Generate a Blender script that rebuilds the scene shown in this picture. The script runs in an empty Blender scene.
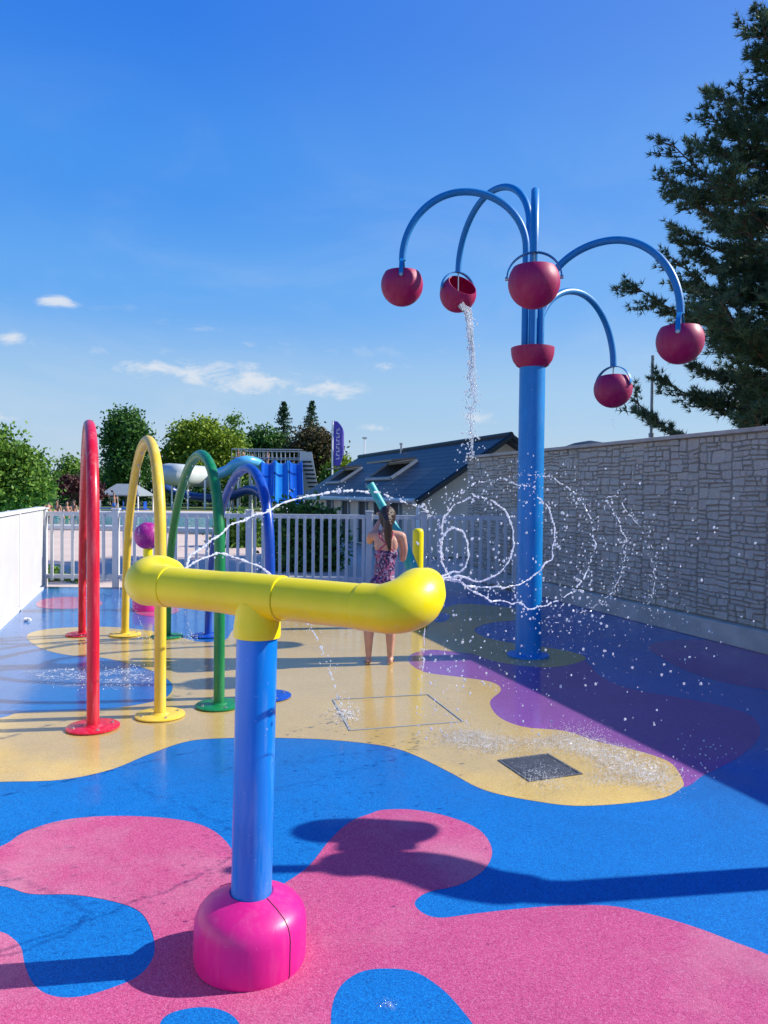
import bpy, bmesh, math, random
import numpy as np
from mathutils import Vector, Matrix, noise as mnoise
R = math.radians
random.seed(7); rng = np.random.default_rng(7)
scene = bpy.context.scene
COL = scene.collection

# ------------------------------------------------------------------ camera
F = 760.0; H = 1.55; PITCH = R(1.40); ROLL = R(0.6)
CR = Matrix.Rotation(math.pi/2 - PITCH, 3, 'X') @ Matrix.Rotation(ROLL, 3, 'Z')
CO = Vector((0, 0, H))
cam = bpy.data.objects.new('camera', bpy.data.cameras.new('camera'))
COL.objects.link(cam); scene.camera = cam
cam.data.sensor_fit = 'VERTICAL'; cam.data.sensor_height = 36.0
cam.data.lens = F/1024*36.0
cam.data.clip_end = 2000; cam.data.clip_start = 0.05
cam.matrix_world = Matrix.Translation(CO) @ CR.to_4x4()

def ray(px, py): return CR @ Vector(((px-384)/F, (512-py)/F, -1.0))
def G(px, py, z=0.0):
    d = ray(px, py); t = (z-H)/d.z
    return CO + d*t
def D(px, py, Y):
    d = ray(px, py); return CO + d*(Y/d.y)

# ------------------------------------------------------------------ helpers
def tag(o, label=None, cat=None, group=None, kind=None):
    if label: o['label'] = label
    if cat: o['category'] = cat
    if group: o['group'] = group
    if kind: o['kind'] = kind
    return o
def thing(name, label, cat, loc=(0,0,0), rz=0.0, group=None):
    o = bpy.data.objects.new(name, None); COL.objects.link(o)
    o.location = loc; o.rotation_euler = (0,0,rz); o.empty_display_size = .1
    return tag(o, label, cat, group)
def copy_tree(o, parent=None):
    c = o.copy(); COL.objects.link(c); c.parent = parent
    for ch in o.children: copy_tree(ch, c)
    return c

class MB:
    def __init__(s): s.v=[]; s.f=[]; s.sm=[]; s.mi=[]
    def add(s, vs, fs, smooth=False, mi=0):
        b=len(s.v); s.v += [tuple(v) for v in vs]
        for f in fs: s.f.append(tuple(i+b for i in f)); s.sm.append(smooth); s.mi.append(mi)
        return s
    def box(s, c, size, rz=0.0, M=None, mi=0, bev=0.0):
        x,y,z=[k/2 for k in size]
        if bev>0:
            bm=bmesh.new(); bmesh.ops.create_cube(bm,size=1.0)
            for v in bm.verts: v.co=Vector((v.co.x*size[0],v.co.y*size[1],v.co.z*size[2]))
            bmesh.ops.bevel(bm,geom=list(bm.edges),offset=bev,segments=2,affect='EDGES',profile=.5)
            bm.verts.index_update()
            pts=[v.co.copy() for v in bm.verts]; fs=[[v.index for v in f.verts] for f in bm.faces]; bm.free()
        else:
            pts=[Vector((a*x,b*y,d*z)) for a in(-1,1) for b in(-1,1) for d in(-1,1)]
            fs=[(0,1,3,2),(4,6,7,5),(0,4,5,1),(2,3,7,6),(0,2,6,4),(1,5,7,3)]
        m = (M or Matrix.Rotation(rz,3,'Z'))
        return s.add([m@p+Vector(c) for p in pts], fs, False, mi)
    def tube(s, pts, r, seg=12, cap=True, smooth=True, mi=0, flat=None):
        pts=[Vector(p) for p in pts]; n=len(pts)
        rs = r if hasattr(r,'__len__') else [r]*n
        T=[]
        for i in range(n):
            a=pts[max(i-1,0)]; b=pts[min(i+1,n-1)]; t=(b-a)
            T.append(t.normalized() if t.length>1e-9 else Vector((0,0,1)))
        up=Vector((0,0,1)) if abs(T[0].z)<.9 else Vector((1,0,0))
        if flat is not None: up=Vector(flat)
        N=(up-T[0]*up.dot(T[0])).normalized(); vs=[]
        for i in range(n):
            N=(N-T[i]*N.dot(T[i]))
            N=N.normalized() if N.length>1e-6 else T[i].orthogonal().normalized()
            B=T[i].cross(N)
            for k in range(seg):
                a=2*math.pi*k/seg
                vs.append(pts[i]+(N*math.cos(a)+B*math.sin(a))*rs[i])
        fs=[]
        for i in range(n-1):
            for k in range(seg):
                k2=(k+1)%seg
                fs.append((i*seg+k,i*seg+k2,(i+1)*seg+k2,(i+1)*seg+k))
        s.add(vs,fs,smooth,mi)
        if cap:
            b=len(s.v)-n*seg
            s.f.append(tuple(b+k for k in reversed(range(seg)))); s.sm.append(False); s.mi.append(mi)
            s.f.append(tuple(b+(n-1)*seg+k for k in range(seg))); s.sm.append(False); s.mi.append(mi)
        return s
    def lathe(s, prof, seg=32, c=(0,0,0), M=None, smooth=True, mi=0):
        m=M or Matrix.Identity(3); c=Vector(c); vs=[]
        for (r,z) in prof:
            for k in range(seg):
                a=2*math.pi*k/seg; vs.append(m@Vector((r*math.cos(a),r*math.sin(a),z))+c)
        fs=[]
        for i in range(len(prof)-1):
            for k in range(seg):
                k2=(k+1)%seg; fs.append((i*seg+k,i*seg+k2,(i+1)*seg+k2,(i+1)*seg+k))
        return s.add(vs,fs,smooth,mi)
    def ell(s, c, r, seg=12, rings=8, M=None, mi=0):
        if not hasattr(r,'__len__'): r=(r,r,r)
        m=M or Matrix.Identity(3); c=Vector(c); vs=[]
        for i in range(rings+1):
            t=math.pi*i/rings
            for k in range(seg):
                a=2*math.pi*k/seg
                vs.append(m@Vector((r[0]*math.sin(t)*math.cos(a),r[1]*math.sin(t)*math.sin(a),-r[2]*math.cos(t)))+c)
        fs=[(i*seg+k,i*seg+(k+1)%seg,(i+1)*seg+(k+1)%seg,(i+1)*seg+k) for i in range(rings) for k in range(seg)]
        return s.add(vs,fs,True,mi)
    def build(s, name, mats, parent=None, merge=False):
        me=bpy.data.meshes.new(name); me.from_pydata(s.v,[],s.f)
        if not isinstance(mats,(list,tuple)): mats=[mats]
        for m in mats: me.materials.append(m)
        me.polygons.foreach_set('use_smooth', s.sm)
        me.polygons.foreach_set('material_index', s.mi)
        if merge:
            bm=bmesh.new(); bm.from_mesh(me); bmesh.ops.remove_doubles(bm,verts=bm.verts,dist=1e-5)
            bmesh.ops.recalc_face_normals(bm,faces=bm.faces); bm.to_mesh(me); bm.free()
        me.update()
        if any(s.sm): me.set_sharp_from_angle(angle=R(38))
        o=bpy.data.objects.new(name,me); COL.objects.link(o)
        if parent is not None: o.parent=parent
        return o

def split(mb,name,mat,parent=None):
    """one object for each connected piece of the builder"""
    par=list(range(len(mb.v)))
    def fd(i):
        while par[i]!=i: par[i]=par[par[i]]; i=par[i]
        return i
    for f in mb.f:
        a=fd(f[0])
        for j in f[1:]: par[fd(j)]=a
    grp={}
    for k,f in enumerate(mb.f): grp.setdefault(fd(f[0]),[]).append(k)
    out=[]
    for fs in grp.values():
        m=MB(); mp={}
        for k in fs:
            for j in mb.f[k]:
                if j not in mp: mp[j]=len(m.v); m.v.append(mb.v[j])
            m.f.append(tuple(mp[j] for j in mb.f[k])); m.sm.append(mb.sm[k]); m.mi.append(mb.mi[k])
        out.append(m.build(name,mat,parent))
    return out
def np_mesh(name, verts, faces, mat, parent=None, smooth=False):
    """fast mesh from numpy arrays, all faces of one size"""
    me=bpy.data.meshes.new(name); n=faces.shape[1]
    me.vertices.add(len(verts)); me.vertices.foreach_set('co', verts.astype(np.float32).ravel())
    me.loops.add(faces.size); me.loops.foreach_set('vertex_index', faces.astype(np.int32).ravel())
    me.polygons.add(len(faces)); me.polygons.foreach_set('loop_start', np.arange(0,faces.size,n,dtype=np.int32))
    me.polygons.foreach_set('use_smooth', np.full(len(faces),smooth))
    me.materials.append(mat); me.update(calc_edges=True); me.validate()
    o=bpy.data.objects.new(name,me); COL.objects.link(o)
    if parent is not None: o.parent=parent
    return o

def catmull(P, closed=True, k=6):
    n=len(P); out=[]
    rngi = range(n) if closed else range(n-1)
    for i in rngi:
        if closed: a,b,c,d=P[(i-1)%n],P[i],P[(i+1)%n],P[(i+2)%n]
        else: a,b,c,d=P[max(i-1,0)],P[i],P[i+1],P[min(i+2,n-1)]
        for j in range(k):
            t=j/k
            out.append(0.5*((2*b)+(c-a)*t+(2*a-5*b+4*c-d)*t*t+(3*b-a-3*c+d)*t**3))
    if not closed: out.append(P[-1])
    return out

# ------------------------------------------------------------------ materials
def newmat(name):
    m=bpy.data.materials.new(name); m.use_nodes=True
    nt=m.node_tree; b=nt.nodes['Principled BSDF']; return m,nt,b
def N(nt,t,**kw):
    n=nt.nodes.new(t)
    for k,v in kw.items():
        if k in n.inputs: n.inputs[k].default_value=v
        else: setattr(n,k,v)
    return n
def L(nt,a,b): nt.links.new(a,b)
def mixc(nt,fac,a,b,blend='MIX'):
    n=nt.nodes.new('ShaderNodeMix'); n.data_type='RGBA'; n.blend_type=blend
    for i,v in ((0,fac),(6,a),(7,b)):
        if hasattr(v,'links') or hasattr(v,'is_linked'): nt.links.new(v,n.inputs[i])
        else: n.inputs[i].default_value = v if i==0 else (tuple(v)+(1,) if len(v)==3 else v)
    return n.outputs[2]
def ramp(nt,src,p0,p1,c0=(0,0,0,1),c1=(1,1,1,1)):
    r=nt.nodes.new('ShaderNodeValToRGB'); e=r.color_ramp.elements
    e[0].position=p0; e[1].position=p1; e[0].color=c0; e[1].color=c1
    nt.links.new(src,r.inputs[0]); return r.outputs[0]
def coords(nt,kind='Object'):
    return nt.nodes.new('ShaderNodeTexCoord').outputs[kind]
def geopos(nt): return nt.nodes.new('ShaderNodeNewGeometry').outputs['Position']
def noise(nt,vec,scale,detail=3,rough=.55,dist=0):
    n=N(nt,'ShaderNodeTexNoise',Scale=scale,Detail=detail,Roughness=rough,Distortion=dist)
    nt.links.new(vec,n.inputs['Vector']); return n.outputs['Fac']
def bump(nt,b,h,strength=.3,dist=.01):
    n=N(nt,'ShaderNodeBump',Strength=strength,Distance=dist); nt.links.new(h,n.inputs['Height'])
    nt.links.new(n.outputs[0],b.inputs['Normal']); return n
def sc(c,k): return tuple(min(1,x*k) for x in c[:3])

def plain(name,col,rough=.5,var=.12,scale=6,metal=0,bmp=0,bscale=40,spec=.5,coat=0):
    m,nt,b=newmat(name); co=coords(nt)
    f=ramp(nt,noise(nt,co,scale,4),.3,.7)
    L(nt,mixc(nt,f,sc(col,1-var),sc(col,1+var)),b.inputs['Base Color'])
    b.inputs['Roughness'].default_value=rough; b.inputs['Metallic'].default_value=metal
    b.inputs['Specular IOR Level'].default_value=spec; b.inputs['Coat Weight'].default_value=coat
    if bmp: bump(nt,b,noise(nt,co,bscale,3),bmp,.01)
    return m

def plastic(name,col,rough=.32,worn=(.8,.8,.8),wear=.5,dirt=.25):
    """painted tube / moulded plastic: faint colour drift, limescale runs, water specks, fine scratches"""
    m,nt,b=newmat(name); co=coords(nt)
    base=mixc(nt,ramp(nt,noise(nt,co,3.5,3),.3,.75),sc(col,.88),sc(col,1.08))
    mp=N(nt,'ShaderNodeMapping'); mp.inputs['Scale'].default_value=(14,14,1.6); L(nt,co,mp.inputs[0])
    streak=ramp(nt,noise(nt,mp.outputs[0],1.8,6,.68),.50,.78)
    mm=N(nt,'ShaderNodeMath',operation='MULTIPLY'); L(nt,streak,mm.inputs[0]); mm.inputs[1].default_value=wear*.5
    base=mixc(nt,mm.outputs[0],base,worn)
    sp=ramp(nt,noise(nt,co,70,2),.70,.76)
    m2=N(nt,'ShaderNodeMath',operation='MULTIPLY'); L(nt,sp,m2.inputs[0]); m2.inputs[1].default_value=dirt
    base=mixc(nt,m2.outputs[0],base,(.9,.9,.9))
    L(nt,base,b.inputs['Base Color'])
    rr=N(nt,'ShaderNodeMapRange'); rr.inputs['To Min'].default_value=rough*.7; rr.inputs['To Max'].default_value=rough*1.6
    L(nt,noise(nt,co,9,4),rr.inputs[0]); L(nt,rr.outputs[0],b.inputs['Roughness'])
    bump(nt,b,noise(nt,co,28,3),.06,.01)
    return m

M={}
M['yellow']=plastic('yellow_plastic',(.94,.77,.0),.30,(.95,.88,.4),.12,.12)
M['yellow_tube']=plastic('yellow_tube',(.80,.56,.045),.34,(.85,.75,.45),.8)
M['blue']=plastic('blue_paint',(.0,.20,.68),.30,(.45,.62,.85),.45)
M['blue_tall']=plastic('blue_tall_paint',(.0,.22,.60),.32,(.3,.5,.75),.3)
M['blue_arm']=plastic('blue_arm_paint',(.0,.20,.54),.36,(.3,.5,.75),.15)
M['blue_dark']=plastic('dark_blue_tube',(.0,.062,.42),.32,(.2,.35,.7),.4)
M['red']=plastic('red_paint',(.62,.006,.03),.30,(.8,.35,.4),.7)
M['green']=plastic('green_paint',(.003,.20,.055),.32,(.3,.6,.4),.4)
M['magenta']=plastic('magenta_plastic',(.70,.012,.25),.36,(.85,.4,.6),.25,.1)
M['crimson']=plastic('crimson_plastic',(.38,.001,.085),.42,(.8,.3,.4),.25,.1)
M['purple_ball']=plastic('purple_plastic',(.36,.006,.22),.35)
M['teal']=plastic('teal_plastic',(.01,.42,.42),.4)
M['fence']=plain('fence_pvc',(.56,.57,.56),.45,.06,5)
M['white']=plain('white_plastic',(.80,.81,.82),.4,.05,5)
M['whitewall']=plain('white_panel',(.60,.60,.575),.45,.05,2.2,bmp=.05,bscale=8)
M['steel']=plain('galvanised_steel',(.42,.44,.46),.4,.15,10,metal=.8)
M['greymetal']=plain('grey_metal',(.30,.34,.36),.5,.15,8)
M['slide_blue']=plain('slide_blue',(.005,.085,.46),.25,.08,2,coat=.3)
M['slide_mid']=plain('slide_mid',(.015,.20,.60),.3,.1,2)
M['slide_navy']=plain('slide_navy',(.01,.05,.22),.3,.1,2)
M['slide_light']=plain('slide_light_blue',(.10,.42,.72),.3,.08,2)
M['slide_white']=plain('slide_white',(.52,.57,.55),.35,.06,1)
M['dark']=plain('dark_recess',(.02,.025,.03),.7)
M['glass']=plain('window_glass',(.03,.045,.05),.08,.1,3,spec=.8)
M['grate']=plain('grate_steel',(.17,.18,.19),.45,.2,12,metal=.6)
M['sash']=plain('sash_brown',(.10,.085,.07),.3)
M['concrete']=plain('concrete',(.46,.44,.38),.85,.2,4,bmp=.3,bscale=60)
M['deck']=plain('beige_paving',(.62,.50,.42),.85,.08,.6,bmp=.1)
M['grass']=plain('grass_ground',(.08,.13,.03),.95,.4,1.5)
M['render']=plain('grey_render',(.58,.53,.44),.9,.08,3,bmp=.15,bscale=50)
M['flag']=plain('purple_flag',(.09,.07,.42),.7,.2,3)
M['bark']=plain('bark',(.10,.07,.05),.9,.35,9,bmp=.8,bscale=18)
M['black']=plain('black_rubber',(.02,.02,.02),.6)

def leafmat(name,c1,c2,c3,trans=.25,rough=.55):
    m,nt,b=newmat(name); p=geopos(nt)
    f=ramp(nt,noise(nt,p,1.1,3),.35,.65)
    base=mixc(nt,f,c1,c2)
    oi=N(nt,'ShaderNodeNewGeometry').outputs['Random Per Island']
    base=mixc(nt,ramp(nt,oi,.55,1.0),base,c3)
    L(nt,base,b.inputs['Base Color']); b.inputs['Roughness'].default_value=rough
    b.inputs['Specular IOR Level'].default_value=.3
    tr=N(nt,'ShaderNodeBsdfTranslucent'); L(nt,base,tr.inputs['Color'])
    mx=N(nt,'ShaderNodeMixShader'); mx.inputs[0].default_value=trans
    L(nt,b.outputs[0],mx.inputs[1]); L(nt,tr.outputs[0],mx.inputs[2])
    L(nt,mx.outputs[0],nt.nodes['Material Output'].inputs[0]); return m
M['leaf_dark']=leafmat('leaves_dark',(.035,.10,.022),(.06,.17,.028),(.11,.25,.045))
M['leaf_mid']=leafmat('leaves_mid',(.08,.18,.02),(.13,.26,.03),(.20,.35,.05))
M['leaf_yellow']=leafmat('leaves_yellow',(.14,.23,.015),(.22,.33,.022),(.32,.42,.05))
M['leaf_brown']=leafmat('leaves_brown',(.07,.06,.025),(.10,.07,.03),(.05,.08,.03))
M['leaf_conifer']=leafmat('leaves_conifer',(.02,.06,.03),(.03,.09,.035),(.05,.12,.05),.1)
M['leaf_copper']=leafmat('leaves_copper',(.05,.012,.018),(.09,.02,.03),(.06,.04,.02))
M['needle']=leafmat('pine_needles',(.065,.115,.075),(.09,.165,.09),(.17,.20,.09),.3,.45)

def rubber(name,col,spk_dark,spk_light,wetk=1.0,amount=.5,fade=.0):
    m,nt,b=newmat(name); p=geopos(nt)
    v=N(nt,'ShaderNodeTexVoronoi',Scale=260.0); L(nt,p,v.inputs['Vector'])
    sep=N(nt,'ShaderNodeSeparateColor'); L(nt,v.outputs['Color'],sep.inputs[0])
    a1=N(nt,'ShaderNodeMath',operation='MULTIPLY'); L(nt,ramp(nt,sep.outputs[0],.55,1.0),a1.inputs[0]); a1.inputs[1].default_value=amount
    a2=N(nt,'ShaderNodeMath',operation='MULTIPLY'); L(nt,ramp(nt,sep.outputs[1],.6,1.0),a2.inputs[0]); a2.inputs[1].default_value=amount*.8
    c=mixc(nt,a1.outputs[0],col,spk_dark); c=mixc(nt,a2.outputs[0],c,spk_light)
    # sun-faded and worn lighter patches, dull dirty patches
    f=ramp(nt,noise(nt,p,.9,5,.6),.50,.72)
    k=N(nt,'ShaderNodeMath',operation='MULTIPLY'); L(nt,f,k.inputs[0]); k.inputs[1].default_value=fade
    c=mixc(nt,k.outputs[0],c,(.72,.62,.62))
    mp=N(nt,'ShaderNodeMapping'); mp.inputs['Scale'].default_value=(1.4,7,1); mp.inputs['Rotation'].default_value=(0,0,R(12)); L(nt,p,mp.inputs[0])
    f=ramp(nt,noise(nt,mp.outputs[0],2.2,5,.65),.62,.75)
    k=N(nt,'ShaderNodeMath',operation='MULTIPLY'); L(nt,f,k.inputs[0]); k.inputs[1].default_value=.05
    c=mixc(nt,k.outputs[0],c,sc(col,.45))
    # tonal unevenness and small bits of grit and leaf
    c=mixc(nt,ramp(nt,noise(nt,p,1.7,6,.7),.3,.7),mixc(nt,1.0,c,(.86,.86,.86),'MULTIPLY'),c)
    vs2=N(nt,'ShaderNodeTexVoronoi',Scale=3.6,Randomness=1.0); L(nt,p,vs2.inputs['Vector'])
    sp2=ramp(nt,vs2.outputs['Distance'],.020,.040,(1,1,1,1),(0,0,0,1))
    k=N(nt,'ShaderNodeMath',operation='MULTIPLY'); L(nt,sp2,k.inputs[0]); k.inputs[1].default_value=.45
    c=mixc(nt,k.outputs[0],c,sc(col,.3))
    # water film: nearly everywhere round the jets, patchy close to the camera
    sx=N(nt,'ShaderNodeSeparateXYZ'); L(nt,p,sx.inputs[0])
    mr=N(nt,'ShaderNodeMapRange'); mr.inputs['From Min'].default_value=3.2; mr.inputs['From Max'].default_value=6.2
    L(nt,sx.outputs[1],mr.inputs[0])
    ad=N(nt,'ShaderNodeMath',operation='ADD'); L(nt,mr.outputs[0],ad.inputs[0]); 
    nn=noise(nt,p,1.3,4,.6); L(nt,nn,ad.inputs[1])
    wet=ramp(nt,ad.outputs[0],.62,1.15)
    wk=N(nt,'ShaderNodeMath',operation='MULTIPLY'); L(nt,wet,wk.inputs[0]); wk.inputs[1].default_value=wetk
    c=mixc(nt,wk.outputs[0],c,mixc(nt,1.0,c,(.80,.80,.84),'MULTIPLY'))
    L(nt,c,b.inputs['Base Color'])
    b.inputs['Roughness'].default_value=.8; b.inputs['Specular IOR Level'].default_value=.18
    L(nt,wk.outputs[0],b.inputs['Coat Weight'])
    cr=N(nt,'ShaderNodeMapRange'); cr.inputs['To Min'].default_value=.04; cr.inputs['To Max'].default_value=.22
    L(nt,noise(nt,p,7,3),cr.inputs[0]); L(nt,cr.outputs[0],b.inputs['Coat Roughness'])
    bump(nt,b,v.outputs['Distance'],.35,.004)
    bn=N(nt,'ShaderNodeBump',Strength=.12,Distance=.01); L(nt,noise(nt,p,22,3),bn.inputs['Height'])
    L(nt,bn.outputs[0],b.inputs['Coat Normal'])
    return m
M['r_blue']=rubber('rubber_blue',(.0,.165,.54),(.0,.055,.26),(.01,.30,.76),1,.75)
M['r_pink']=rubber('rubber_pink',(.56,.085,.235),(.22,.02,.11),(.74,.28,.45),1,.62,.30)
M['r_tan']=rubber('rubber_tan',(.69,.49,.145),(.35,.22,.06),(.85,.70,.40),.9,.5,.1)
M['r_purple']=rubber('rubber_purple',(.30,.085,.38),(.12,.02,.18),(.50,.25,.60))

# stone-look precast wall
def stonemat():
    m,nt,b=newmat('stone_blocks'); p=geopos(nt)
    isl=N(nt,'ShaderNodeNewGeometry').outputs['Random Per Island']
    base=mixc(nt,isl,(.52,.45,.36),(.63,.55,.45))
    base=mixc(nt,ramp(nt,noise(nt,p,9,5,.7),.35,.7),base,(.62,.56,.47),)
    st=ramp(nt,noise(nt,p,2.2,5,.6),.52,.75)
    k=N(nt,'ShaderNodeMath',operation='MULTIPLY'); L(nt,st,k.inputs[0]); k.inputs[1].default_value=.35
    base=mixc(nt,k.outputs[0],base,(.30,.26,.215))
    L(nt,base,b.inputs['Base Color']); b.inputs['Roughness'].default_value=.85
    bump(nt,b,noise(nt,p,24,7,.7),1.0,.03); return m
M['stone']=stonemat()
M['mortar']=plain('mortar',(.33,.285,.235),.95,.2,20)
M['cap']=plain('cap_stone',(.48,.42,.35),.8,.2,6,bmp=.3,bscale=40)

def tilesmat():
    m,nt,b=newmat('roof_slates'); co=coords(nt,'UV')
    w=N(nt,'ShaderNodeTexBrick',Scale=1.0); L(nt,co,w.inputs['Vector'])
    w.inputs['Color1'].default_value=(.045,.065,.078,1); w.inputs['Color2'].default_value=(.062,.085,.098,1); w.inputs['Mortar'].default_value=(.008,.015,.018,1)
    w.inputs['Mortar Size'].default_value=.02; w.inputs['Brick Width'].default_value=.30; w.inputs['Row Height'].default_value=.22
    L(nt,w.outputs['Color'],b.inputs['Base Color']); b.inputs['Roughness'].default_value=.5
    bump(nt,b,w.outputs['Fac'],-.6,.02); return m
M['slate']=tilesmat()

def watermat(name,white=.55,rough=.08):
    m,nt,b=newmat(name)
    b.inputs['Base Color'].default_value=(.95,.97,1,1); b.inputs['Roughness'].default_value=rough
    b.inputs['IOR'].default_value=1.33; b.inputs['Transmission Weight'].default_value=1-white
    b.inputs['Coat Weight'].default_value=.5; b.inputs['Coat Roughness'].default_value=.03
    tr=N(nt,'ShaderNodeBsdfTranslucent'); tr.inputs['Color'].default_value=(.9,.95,1,1)
    mx=N(nt,'ShaderNodeMixShader'); mx.inputs[0].default_value=white*.6
    L(nt,b.outputs[0],mx.inputs[1]); L(nt,tr.outputs[0],mx.inputs[2])
    L(nt,mx.outputs[0],nt.nodes['Material Output'].inputs[0]); return m
M['jet']=watermat('aerated_water',.75,.15)
M['dropmat']=watermat('drop_water',.5,.05)
M['clear']=watermat('clear_water',.25,.04)
def poolmat():
    m,nt,b=newmat('pool_water'); b.inputs['Base Color'].default_value=(.06,.36,.42,1); b.inputs['Roughness'].default_value=.08
    bump(nt,b,noise(nt,geopos(nt),3,4),.4,.05); return m
M['pool']=poolmat()

# ------------------------------------------------------------------ ground and painted play surface
def sheet(name,pts,z,mat,label=None):
    bm=bmesh.new(); vs=[bm.verts.new((p[0],p[1],z)) for p in pts]; f=bm.faces.new(vs)
    f.normal_update()
    if f.normal.z<0: f.normal_flip()
    bmesh.ops.triangulate(bm,faces=[f],ngon_method='EAR_CLIP')
    me=bpy.data.meshes.new(name); bm.to_mesh(me); bm.free(); me.materials.append(mat)
    o=bpy.data.objects.new(name,me); COL.objects.link(o); o['kind']='structure'; return o
def patch(name,px,z,mat,k=6):
    return sheet(name, catmull([Vector(G(x,y)[:2]) for x,y in px],True,k), z, mat)

sheet('ground',[(-900,-40),(900,-40),(900,1500),(-900,1500)],-.10,M['grass'])
sheet('paved_terrace',[(-9,12.15),(8,12.15),(8,27.5),(-3,27.5),(-7.5,28.0),(-10,29.3),(-20,29.6),(-20,16)],-.03,M['deck'])
sheet('pool_surround',[(-30,29.6),(30,27.5),(30,62),(-30,62)],-.05,M['deck'])
WL0=G(768,655); WL1=G(545,598)      # foot of the kerb of the stone wall (right)
wd=(WL1-WL0); wd.z=0; wd.normalize()
WN=Vector((wd.y,-wd.x,0))            # pointing right, away from the pad
if WN.x<0: WN=-WN
LW0=G(0,628); LW1=G(44,587)
ld=(LW1-LW0); ld.z=0; ld.normalize()
FY=LW1.y+.05
def onr(Y): return WL0+wd*((Y-WL0.y)/wd.y)
def onl(Y): return LW0+ld*((Y-LW0.y)/ld.y)
print('wall dirs',wd,ld,'FY',FY, WL0, onr(FY))
a=onr(-2)+WN*.1; b_=onr(FY); c=onl(FY); d_=onl(-2)
sheet('play_surface',[(d_.x-.2,d_.y),(a.x,a.y),(b_.x+.1,b_.y),(c.x-.1,c.y)],0,M['r_blue'])

purple=[(584,660),(599,675),(624,687),(664,695),(704,702),(744,712),(759,725),(756,742),(734,760),(704,775),(684,787),(660,775),(600,755),(500,735),(475,712),(465,695),(430,690),(404,670),(409,657),(424,650),(450,645),(500,650),(550,654)]
patch('purple_surface',purple,.0006,M['r_purple'])
patch('violet_surface',[(649,648),(664,641),(709,640),(768,648),(850,668),(840,700),(768,690),(714,680),(674,665)],.0006,M['r_purple'])
tan=[(-60,785),(0,782),(60,780),(110,770),(150,754),(190,741),(235,738),(280,738),(330,740),(384,746),(414,755),(449,772),(484,790),(534,801),(584,806),(654,800),(679,790),(683,781),(669,762),(634,750),(599,742),(564,731),(524,727),(499,717),(490,702),(501,690),(491,682),(459,677),(424,672),(409,662),(412,654),(430,650),(446,651),(472,654),(493,661),(524,666),(555,667),(576,663),(586,658),(572,652),(543,647),(506,642),(482,636),(475,629),(490,623),(516,620),(530,615),(516,609),(485,605),(459,604),(441,608),(400,605),(340,600),(300,602),(262,610),(235,628),(225,640),(200,642),(183,638),(150,631),(110,627),(60,628),(33,632),(27,638),(40,648),(67,655),(103,658),(133,665),(157,673),(172,684),(168,696),(147,703),(107,709),(67,711),(20,713),(0,718),(-60,725)]
patch('tan_surface',tan,.0012,M['r_tan'])
pink=[(-70,872),(0,847),(25,832),(60,821),(100,816.5),(150,817),(190,822),(215,832),(232,850),(238,872),(247,889),(268,892),(287,882),(310,865),(330,840),(350,822),(370,814),(384,810),(414,810),(449,817),(479,830),(492,850),(484,870),(459,885),(429,892),(415,902),(421,912),(439,918),(474,914),(509,910),(559,906),(609,906),(649,914),(694,927),(734,942),(768,955),(850,990),(1000,1100),(1100,1500),(-700,1500),(-400,1000),(-90,935),(-30,929),(0,932),(12,938),(21,948),(25,966),(34,985),(52,996),(80,997),(115,987),(140,975),(154,955),(152,932),(140,912),(115,902),(75,895),(30,894),(0,886),(-60,884)]
patch('pink_surface',pink,.0012,M['r_pink'],5)
patch('blue_spot_surface',[(335,997),(345,982),(362,972),(384,969),(414,972),(439,987),(459,1007),(478,1035),(485,1080),(440,1130),(370,1120),(335,1060),(331,1020)],.0018,M['r_blue'])
patch('blue_spot_surface',[(158,1030),(168,1015),(195,1008),(220,1010),(238,1022),(245,1050),(220,1080),(180,1080),(158,1055)],.0018,M['r_blue'])
patch('pink_spot_surface',[(36,604),(45,599),(70,597),(98,600),(100,606),(70,609),(42,608)],.0018,M['r_pink'])
patch('pink_spot_surface',[(135,612),(145,606),(165,605),(180,610),(165,616),(145,616)],.0018,M['r_pink'])
patch('blue_spot_surface',[(431,617),(440,613),(450,615),(446,621),(436,622)],.0018,M['r_blue'])

# access cover joint lines in the tan rubber and steel drain grate
hc=[G(333,700),G(428,695),G(463,722),G(350,731)]
t=thing('access_cover','thin metal edge of a square access cover set flush in the tan rubber','hatch',(0,0,0))
mb=MB()
for i in range(4):
    p,q=hc[i],hc[(i+1)%4]; d=(q-p); n=Vector((-d.y,d.x,0)).normalized()*.005
    mb.box((p+q)/2+Vector((0,0,.003)),(d.length,.010,.006),math.atan2(d.y,d.x))
mb.build('edge_strip',M['greymetal'],t)
gc=[G(498,761),G(548,754),G(583,775),G(529,782)]
gm=sum(gc,Vector())/4; gd=(gc[1]-gc[0]+gc[2]-gc[3])/2; gd2=(gc[3]-gc[0]+gc[2]-gc[1])/2
ga=math.atan2(gd.y,gd.x); gw=gd.length; gh=gd2.length; print('grate',gw,gh)
t=thing('drain_grate','square slotted steel drain grate in the tan rubber where the jet splashes','drain',(gm.x,gm.y,-.006),ga)
mb=MB()
for s in(-1,1):
    mb.box((0,s*(gh/2-.008),.007),(gw,.016,.011)); mb.box((s*(gw/2-.008),0,.007),(.016,gh-.034,.011))
mb.build('frame',M['grate'],t)
mb=MB(); n=22
for i in range(n):
    x=-gw/2+.03+(gw-.06)*i/(n-1); mb.box((x,0,.0100),(.009,gh-.034,.004))
for k in(-.25,0,.25): mb.box((0,k*gh,.0092),(gw-.034,.006,.004))
mb.build('slats',M['grate'],t)
MB().box((0,0,.0079),(gw-.034,gh-.034,.0010)).build('dark_pit',M['dark'],t)

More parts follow.
